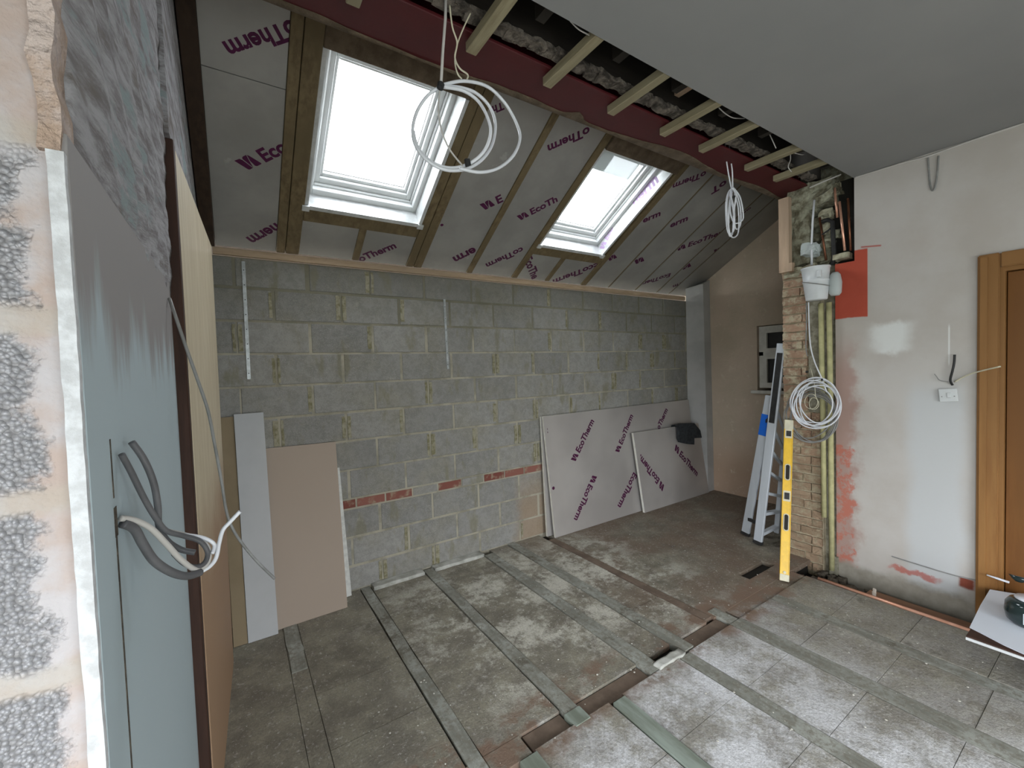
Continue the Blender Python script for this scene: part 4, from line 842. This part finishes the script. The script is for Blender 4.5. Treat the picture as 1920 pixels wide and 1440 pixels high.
# pipes on the pier
def pipe(name, pts, r, mat, lab, cat='pipe', grp=None, seg=12): 
    bm = B(); tube(bm, pts, r, seg); return tag(obj(name, bm, M[mat], smooth=True), lab, cat, grp)
pipe('lagged_pipe', [(XR-.035, 1.487, .40), (XR-.035, 1.489, 1.0), (XR-.035, 1.496, 1.6), (XR-.035, 1.500, 2.13)], .0185, 'lagging', 'left yellow lagged pipe on the pier, ending above the floor', grp='yellow lagged pipes')
pipe('lagged_pipe', [(XR-.035, 1.436, -.02), (XR-.035, 1.437, .8), (XR-.035, 1.440, 1.6), (XR-.035, 1.444, 2.13)], .0185, 'lagging', 'right yellow lagged pipe on the pier, running down into the floor', grp='yellow lagged pipes')
for i, (pa, pb, mt, lab) in enumerate((((1565, 352), (1570, 408), 'copper', 'short bright copper pipe high in the broken pier top'), ((1574, 378), (1584, 470), 'copper', 'long copper pipe across the dark hole in the pier top'), ((1590, 372), (1595, 470), 'copper_dull', 'dull copper pipe at the right of the dark hole in the pier top'), ((1537, 408), (1549, 488), 'copper_dull', 'dull copper pipe between the rubble lumps of the pier top'))):
    X = XR+.03 if i != 1 else XR+.0
    pipe('riser_pipe', [on_x(*pa, X), on_x((pa[0]+pb[0])/2, (pa[1]+pb[1])/2, X), on_x(*pb, X)], .0085, mt, lab, 'pipe', 'pipes in the broken pier top')
pipe('grey_conduit', [on_x(1527, 375, XR-.02), on_x(1524, 410, XR-.03), on_x(1522, 450, XR-.03), on_x(1522, 497, XR-.07)], .0075, 'white_cable', 'pale cable dropping through the pier top into the white bucket', 'cable')
bm = B(); c = on_x(1517, 470, XR-.02); roughblob(bm, (c.x-.02, c.y-.05, c.z-.04), (c.x+.08, c.y+.05, c.z+.05), 4, .02); tag(obj('crumpled_film', bm, M['film']), 'crumpled clear plastic lump above the white bucket', 'plastic')
pipe('black_pipe', [on_x(1541, 416, XR+.0), on_x(1552, 412, XR+.0), on_x(1561, 416, XR+.0), on_x(1562, 440, XR+.01), on_x(1564, 480, XR+.01), on_x(1560, 497, XR+.01)], .016, 'black', 'thick black elbow pipe in the pier top', 'pipe')
pipe('black_wire', spline([on_x(1541, 440, XR-.01), on_x(1553, 432, XR-.01), on_x(1560, 425, XR+.0)], 4), .006, 'black', 'thin black wire looped beside the elbow pipe', 'wire')
# white bucket
t = thing('white_bucket', 'white plastic bucket fixed under the broken pier top with cables through it', 'bucket', on_x(1530, 565, 3.90))
cb = on_x(1531, 563, 3.90); ct = on_x(1529, 502, 3.90); ax = (ct-cb).normalized(); H = (ct-cb).length
bm = B(); lathe(bm, [(.068, 0), (.072, .005), (.086, H*.55), (.089, H*.56), (.089, H*.60), (.086, H*.61), (.094, H-.01), (.099, H-.008), (.099, H), (.090, H), (.083, H*.6), (.066, .01)], cb, ax, 40); part('bucket_body', bm, M['white_plastic'], t, True)
bm = B(); ring = [cb+ax*(H*.50)+Vector((0, math.cos(a)*.089, math.sin(a)*0))+Vector((math.sin(a)*.089, 0, -.028*math.cos(a)*-1)) for a in [2*PI*i/32 for i in range(32)]]; tube(bm, ring, .004, 6, True); part('wire_handle', bm, M['grey_cable'], t, True)
bm = B(); obox(bm, cb+ax*H*.74+Vector((-.082, -.055, 0)), (0, 1, 0), (1, 0, 0), (0, 0, 1), .03, .03, .055); bevel(bm, .004); part('handle_lug', bm, M['white_plastic'], t)
bm = B(); c2 = on_x(1566, 530, 3.945); lathe(bm, [(.026, 0), (.040, .02), (.044, .10), (.034, .16), (.02, .18)], c2-Vector((0, 0, .10)), (0, 0, 1), 24); tag(obj('clear_cup', bm, M['film'], smooth=True), 'cloudy clear plastic cup beside the white bucket', 'cup')
# cable coils on the pier --------------------------------------------
def coil(name, lab, feed, loops, X, r, mat, tie=None, jit=.012, root_loc=None):
    pts = [Vector(p) for p in feed]
    t = thing(name, lab, 'cable', pts[0]); bm = B(); tube(bm, spline(pts, 6), r, 8); part('feed', bm, M[mat], t, True)
    for i, (cx, cy, ra, rb, ph) in enumerate(loops):
        q = []
        for k in range(40):
            a = 2*PI*k/40+ph; w = 1+.03*math.sin(3*a+i)
            q.append(on_x(cx+ra*w*math.cos(a), cy+rb*w*math.sin(a), X+.010*math.sin(2*a+i*1.7)+(i % 4)*.006))
        bm = B(); tube(bm, q, r, 8, True); part('loop', bm, M[mat], t, True)
    if tie is not None:
        bm = B(); lathe(bm, [(.006, -.008), (.010, -.006), (.010, .006), (.006, .008)], tie, (.3, .2, 1), 12); part('tape_tie', bm, M['black'], t)
    return t
coil('cable_coil', 'bright white coil of cable hung on the pier under the white bucket', [on_x(1516, 567, 3.88), on_x(1517, 610, 3.885), on_x(1520, 650, 3.885), on_x(1528, 680, 3.88), on_x(1541, 710, 3.875), on_x(1550, 735, 3.87)],
     [(1531, 757, 46, 48, 0), (1527, 756, 43, 42, .3), (1533, 757, 41, 40, .9), (1523, 760, 38, 36, .5), (1536, 752, 36, 41, 1.4), (1534, 762, 44, 39, 2), (1529, 752, 47, 42, 2.6), (1538, 758, 38, 45, 3.1)], 3.865, .0050, 'white_cable', on_x(1542, 712, 3.86))
coil('cable_coil', 'duller grey coil of cable hanging lower behind the bright white coil', [on_x(1512, 567, 3.91), on_x(1512, 610, 3.92), on_x(1511, 650, 3.92), on_x(1514, 668, 3.92)],
     [(1521, 780, 47, 50, 0), (1525, 786, 45, 43, .4), (1517, 775, 44, 46, .8), (1523, 782, 40, 47, 1.1), (1519, 784, 48, 45, 1.9), (1527, 779, 42, 50, 2.7)], 3.908, .0045, 'grey_cable', on_x(1513, 697, 3.9))
coil('cable_coil', 'small tangle of thin beige wire inside the white coil', [on_x(1520, 690, 3.90), on_x(1527, 720, 3.89), on_x(1529, 745, 3.89)],
     [(1521, 753, 12, 14, 0), (1526, 757, 9, 11, .4)], 3.888, .0022, 'cream')
# fourth coil: hanging from the ceiling by the nearer roof window
def path(pxs, Ys):
    return [on_y(x, y, Y) for (x, y), Y in zip(pxs, Ys if isinstance(Ys, (list, tuple)) else [Ys]*len(pxs))]
t = thing('hanging_cable_coil', 'large loose coil of white cable hanging in front of the nearer roof window', 'cable', on_y(826, 160, 1.44))
bm = B(); tube(bm, path([(836, -20), (835, 35), (830, 100), (827, 158)], 1.44), .0055, 8); part('feed', bm, M['dim_cable'], t, True)
L1 = [(827, 160), (870, 152), (915, 163), (948, 195), (970, 235), (975, 262), (962, 292), (935, 315), (900, 323), (862, 316)]
L2 = [(827, 162), (803, 178), (783, 207), (774, 240), (778, 270), (795, 295), (822, 314), (850, 320), (880, 315), (906, 297), (924, 268), (929, 232), (918, 200), (893, 175), (862, 164), (830, 162)]
L3 = [(830, 163), (868, 170), (897, 190), (915, 222), (920, 250), (910, 280), (888, 302), (858, 314), (828, 312), (800, 297), (782, 273), (775, 245)]
L4 = [(825, 166), (822, 205), (828, 245), (843, 280), (865, 308), (872, 314)]
for i, L in enumerate((L1, L2, L3, L4)):
    Ys = [1.44+.045*math.sin(k*.55+i*1.3)*min(1, k/3) for k in range(len(L))]; bm = B(); tube(bm, spline(path(L, Ys), 6), .0032 if i == 3 else .0060, 8); part('loop', bm, M['white_cable' if i < 3 else 'dim_cable'], t, True)
bm = B(); lathe(bm, [(.006, -.014), (.012, -.010), (.013, .008), (.007, .014)], on_y(826, 161, 1.43), (.3, 0, 1), 14); part('tape_tie', bm, M['black'], t)
bm = B(); obox(bm, on_y(877, 306, 1.42), (1, 0, .2), (0, 1, 0), (-.2, 0, 1), .018, .012, .028); part('tape_band', bm, M['black'], t)
bm = B(); tube(bm, spline(path([(843, 10), (848, 50), (857, 80), (853, 108), (862, 128), (877, 140), (875, 150)], 1.46), 6), .0032, 7); tube(bm, spline(path([(882, 25), (868, 55), (857, 85), (853, 115), (858, 138), (866, 148)], 1.48), 6), .0028, 7)
tag(obj('loose_wire', bm, M['cream'], smooth=True), 'pair of thin cream wires hanging beside the ceiling batten above the coil', 'wire')
# small bundle hanging right of the farther roof window
t = thing('cable_bundle', 'small tied bundle of white cable hanging below the red beam', 'cable', on_y(1374, 352, 1.7))
for a_, b_ in ((1360, 1371), (1368, 1374)):
    bm = B(); tube(bm, spline(path([(a_, 262), (a_, 285), (a_+5, 320), (b_, 352)], 1.70), 5), .0042, 8); part('feed', bm, M['white_cable'], t, True)
for i, (xa, xb, yb) in enumerate(((1362, 1376, 436), (1364, 1384, 442), (1378, 1388, 428), (1370, 1392, 418), (1368, 1374, 440))):
    L = [(1373, 352), (xa+2, 365), (xa-1, 395), ((xa+xb)/2-4, yb), (xb, yb-5), (xb+1, 395), (xb-5, 368), (1375, 352)]
    bm = B(); tube(bm, spline(path(L, [1.70+.025*math.sin(i*2+k) for k in range(8)]), 5), .0046, 8); part('loop', bm, M['white_cable'], t, True)
bm = B(); lathe(bm, [(.008, -.006), (.011, 0), (.008, .006)], on_y(1376, 369, 1.685), (.2, 0, 1), 10); part('tie', bm, M['black'], t)
# wires in the ceiling void
for i, (L, Y, z) in enumerate((([(1062, 28), (1070, 40), (1085, 55), (1105, 66)], 1.33, 0), ([(1348, 202), (1360, 213), (1375, 221), (1396, 222)], 1.36, 0), ([(1440, 245), (1446, 258), (1455, 278)], 1.38, 0), ([(1482, 290), (1482, 300), (1478, 313), (1484, 322)], 1.42, 0), ([(1490, 287), (1505, 290), (1510, 285)], 1.38, 0))):
    bm = B(); tube(bm, spline(path(L, Y), 5), .003, 6); tag(obj('void_wire', bm, M['dim_cable'], smooth=True), 'thin pale wire sagging in the dark ceiling void, %s from the left' % ['first', 'second', 'third', 'fourth', 'fifth'][i], 'wire', 'thin wires in the ceiling void')
# cables out of the blue-grey board
def wcable(L, Ys, r, mat, lab, flat=1.0):
    bm = B(); tube(bm, spline(path(L, Ys), 7), r, 10, flat=flat); return tag(obj('electric_cable', bm, M[mat], smooth=True), lab, 'cable', 'cables out of the blue-grey board')
wcable([(247, 829), (270, 862), (288, 905), (296, 950), (298, 985), (312, 1012), (338, 1030), (366, 1036)], [.93, .94, .95, .96, .97, .985, 1.0, 1.0], .0052, 'shaded_cable', 'upper shade-darkened grey cable curving down from its cut end beside the blue-grey board', )
wcable([(228, 852), (246, 885), (268, 930), (290, 968), (312, 995), (345, 1005), (375, 1015), (389, 1035), (384, 1055), (366, 1063), (345, 1056), (326, 1038)], [.885, .90, .92, .94, .96, .99, 1.0, 1.0, .99, .98, .97, .96], .0045, 'shaded_cable', 'shade-darkened grey cable from the upper hole in the blue-grey board, ending in a loop')
wcable([(226, 972), (250, 975), (282, 990), (312, 1020), (340, 1050), (368, 1068), (388, 1056), (391, 1032), (376, 1012), (350, 1004), (322, 998), (306, 994)], [.885, .90, .92, .94, .96, .98, 1.0, 1.01, 1.02, 1.02, 1.0, .99], .0047, 'dim_cable', 'pale cable from the lower hole making the innermost loop')
wcable([(230, 982), (252, 992), (268, 1020), (290, 1052), (322, 1073), (350, 1080), (376, 1073)], [.885, .90, .91, .92, .94, .96, .98], .0068, 'shaded_cable', 'thickest shade-darkened grey cable sagging lowest from the hole in the blue-grey board')
wcable([(370, 1075), (392, 1063), (405, 1046), (411, 1018), (418, 994), (432, 978), (450, 959)], [.99, 1.0, 1.01, 1.02, 1.03, 1.03, 1.03], .0038, 'white_cable', 'bright white cable end pointing up to the right at the end of the bunch')
wcable([(345, 1003), (370, 1006), (390, 1012), (402, 1022), (398, 1038)], [1.0, 1.01, 1.01, 1.01, 1.0], .0035, 'white_cable', 'short white cable end at the top of the loops')
bm = B(); tube(bm, spline(path([(318, 560), (328, 590), (345, 640), (368, 705), (390, 770), (402, 830), (415, 900), (425, 960), (441, 1000), (475, 1045), (515, 1085)], [1.70, 1.66, 1.66, 1.68, 1.70, 1.75, 1.80, 1.85, 1.85, 1.85, 1.85]), 6), .0048, 8)
tag(obj('dangling_cable', bm, M['grey_cable'], smooth=True), 'long thin grey cable hanging diagonally in front of the pale wooden panel', 'cable')
# light switch and its wires on the cream wall
t = thing('light_switch', 'white switch plate hanging loose and tilted on the cream wall beside the door', 'switch', on_x(1778, 741, XR-.02))
cs = on_x(1778, 741, XR-.018); rz = math.radians(5); sy = Vector((0, math.cos(rz), -math.sin(rz))); sz = Vector((0, math.sin(rz), math.cos(rz)))
bm = B(); obox(bm, cs, sy, (1, 0, 0), sz, .088, .009, .086); bevel(bm, .002); part('plate', bm, M['upvc'], t)
bm = B(); obox(bm, cs+Vector((-.007, 0, 0))-sy*.004, sy, (1, .0, .12), sz, .018, .008, .032); bevel(bm, .0015); part('rocker', bm, M['upvc'], t)
for k in (-1, 1):
    bm = B(); lathe(bm, [(.0035, 0), (.0035, .0015)], cs+sy*.030*k+Vector((-.0055, 0, -.008)), (-1, 0, 0), 10); part('screw', bm, M['grey_cable'], t)
bm = B(); tube(bm, spline([on_x(1786, 722, XR-.004), on_x(1782, 712, XR-.02), on_x(1786, 695, XR-.025), on_x(1789, 680, XR-.022), on_x(1790, 665, XR-.02)], 6), .0065, 8); tag(obj('black_cable_end', bm, M['black'], smooth=True), 'short black cable end sticking up above the tilted switch', 'cable')
bm = B(); tube(bm, spline([on_x(1790, 716, XR-.004), on_x(1808, 706, XR-.03), on_x(1830, 698, XR-.06), on_x(1876, 687, XR-.12)], 5), .0045, 8); tag(obj('white_cable_end', bm, M['cream'], smooth=True), 'cream cable end poking across the door frame from above the switch', 'cable')
bm = B(); tube(bm, spline([on_x(1778, 716, XR-.003), on_x(1762, 713, XR-.012), on_x(1756, 706, XR-.016), on_x(1752, 701, XR-.016)], 4), .0025, 6); tag(obj('thin_wire', bm, M['grey_cable']), 'thin hooked grey wire to the left above the tilted switch', 'wire')
bm = B(); tube(bm, spline([on_x(1672, 1043, XR-.003), on_x(1720, 1058, XR-.004), on_x(1790, 1079, XR-.004), on_x(1832, 1088, XR-.003)], 4), .0045, 6); tag(obj('low_cable', bm, M['grey_cable']), 'thin dark cable running low along the cream wall above the trench', 'cable')
# low bench with paper, pot and bowl at the right edge
TZ = .20
t = thing('low_bench', 'low dark board with a white front edge in front of the door', 'bench', (3.55, .15, 0))
bm = B(); box(bm, (3.175, -.60, TZ-.022), (3.93, .548, TZ)); bevel(bm, .002); part('bench_top', bm, M['timber_dark'], t)
bm = B(); box(bm, (3.166, -.60, TZ-.020), (3.174, .548, TZ-.006)); bevel(bm, .001); part('edge_strip', bm, M['upvc'], t)['label'] = 'white edge strip'
bm = B(); box(bm, (3.60, -.50, .006), (3.655, .45, TZ-.0225)); part('support', bm, M['timber_dark'], t)
bm = B(); o0 = [on_z(*q, TZ+.004) for q in ((1818, 1176), (1838, 1135), (1856, 1105), (1885, 1110), (1940, 1118), (1990, 1150), (1990, 1258), (1880, 1208), (1838, 1186))]
vs = [bm.verts.new(p) for p in o0]; f = bm.faces.new(vs); e_ = bmesh.ops.extrude_face_region(bm, geom=[f]); bmesh.ops.translate(bm, verts=[v for v in e_['geom'] if isinstance(v, bmesh.types.BMVert)], vec=(0, 0, -.0035))
tag(obj('paper_sheet', bm, M['paper']), 'crumpled white sheet spread on the low bench', 'paper')
c = on_z(1932, 1172, TZ+.004)
t = thing('dark_pot', 'dark glossy rounded pot standing on the white sheet, cut by the right edge', 'pot', c)
bm = B(); prof = [(.02, 0), (.070, .002), (.088, .02), (.096, .06), (.092, .105), (.078, .128), (.05, .136)]; lathe(bm, prof, c, (0, 0, 1), 40); part('pot_body', bm, M['dark_gloss'], t, True)
bm = B(); lathe(bm, [(.052, .134), (.060, .140), (.056, .147), (.02, .150)], c, (0, 0, 1), 32); part('pot_rim', bm, M['porcelain'], t, True)
bm = B(); dv = (EYEP-c); dv.z = 0; dv.normalize(); pv = c+dv*.0965+Vector((0, 0, .06)); sdv = dv.cross(Vector((0, 0, 1))); obox(bm, pv, sdv, dv, (0, 0, 1), .05, .004, .06); bevel(bm, .0018); part('painted_reflection', bm, M['paper'], t)  # rectangular white reflection on the pot, made as a solid patch
c = on_z(1912, 1104, TZ+.004)+Vector((.06, 0, 0))
t = thing('dark_bowl', 'dark bowl with a white inside standing behind the glossy pot', 'bowl', c)
bm = B(); lathe(bm, [(.03, 0), (.055, .004), (.088, .05), (.098, .088), (.094, .088)], c, (0, 0, 1), 40, cap=False); part('bowl_body', bm, M['dark_gloss'], t, True)
bm = B(); lathe(bm, [(.0935, .0885), (.080, .070), (.05, .055), (.001, .05)], c, (0, 0, 1), 40, cap=False); part('bowl_inside', bm, M['porcelain'], t, True)
bm = B(); p0 = on_z(1850, 1078, TZ+.08); p1 = on_z(1892, 1092, TZ+.06); tube(bm, [p0, (p0+p1)/2, p1], lambda s: .004 if s < .05 else .007, 10); tag(obj('white_spoon_handle', bm, M['porcelain'], smooth=True), 'white handle sticking out left over the rim of the dark bowl', 'handle')

# loose crumbs of plaster on the floor
bm = B(); random.seed(11)
for i in range(420):
    x = random.uniform(.3, 3.4); y = random.uniform(.45, 3.2)
    if y > 1.5 and random.random() < .45: y = random.uniform(1.5, 2.3)
    sz = random.choice((.0012, .0016, .002, .0025, .003, .0045)); m = B(); bmesh.ops.create_icosphere(m, subdivisions=1, radius=sz)
    for v in m.verts: v.co = Vector((v.co.x*(1+.5*hsh(i, v.index)), v.co.y*(1+.5*hsh(i, v.index, 2)), v.co.z*.6))+Vector((x, y, .006+sz*.3))
    me = bpy.data.meshes.new('x'); m.to_mesh(me); m.free(); bm.from_mesh(me); bpy.data.meshes.remove(me)
tag(obj('plaster_crumbs', bm, simple('white_plaster_crumb', (.62, .60, .54), (.45, .43, .37), 30, .95)), 'scattered white plaster crumbs over the dusty floor', 'debris', None, 'stuff')
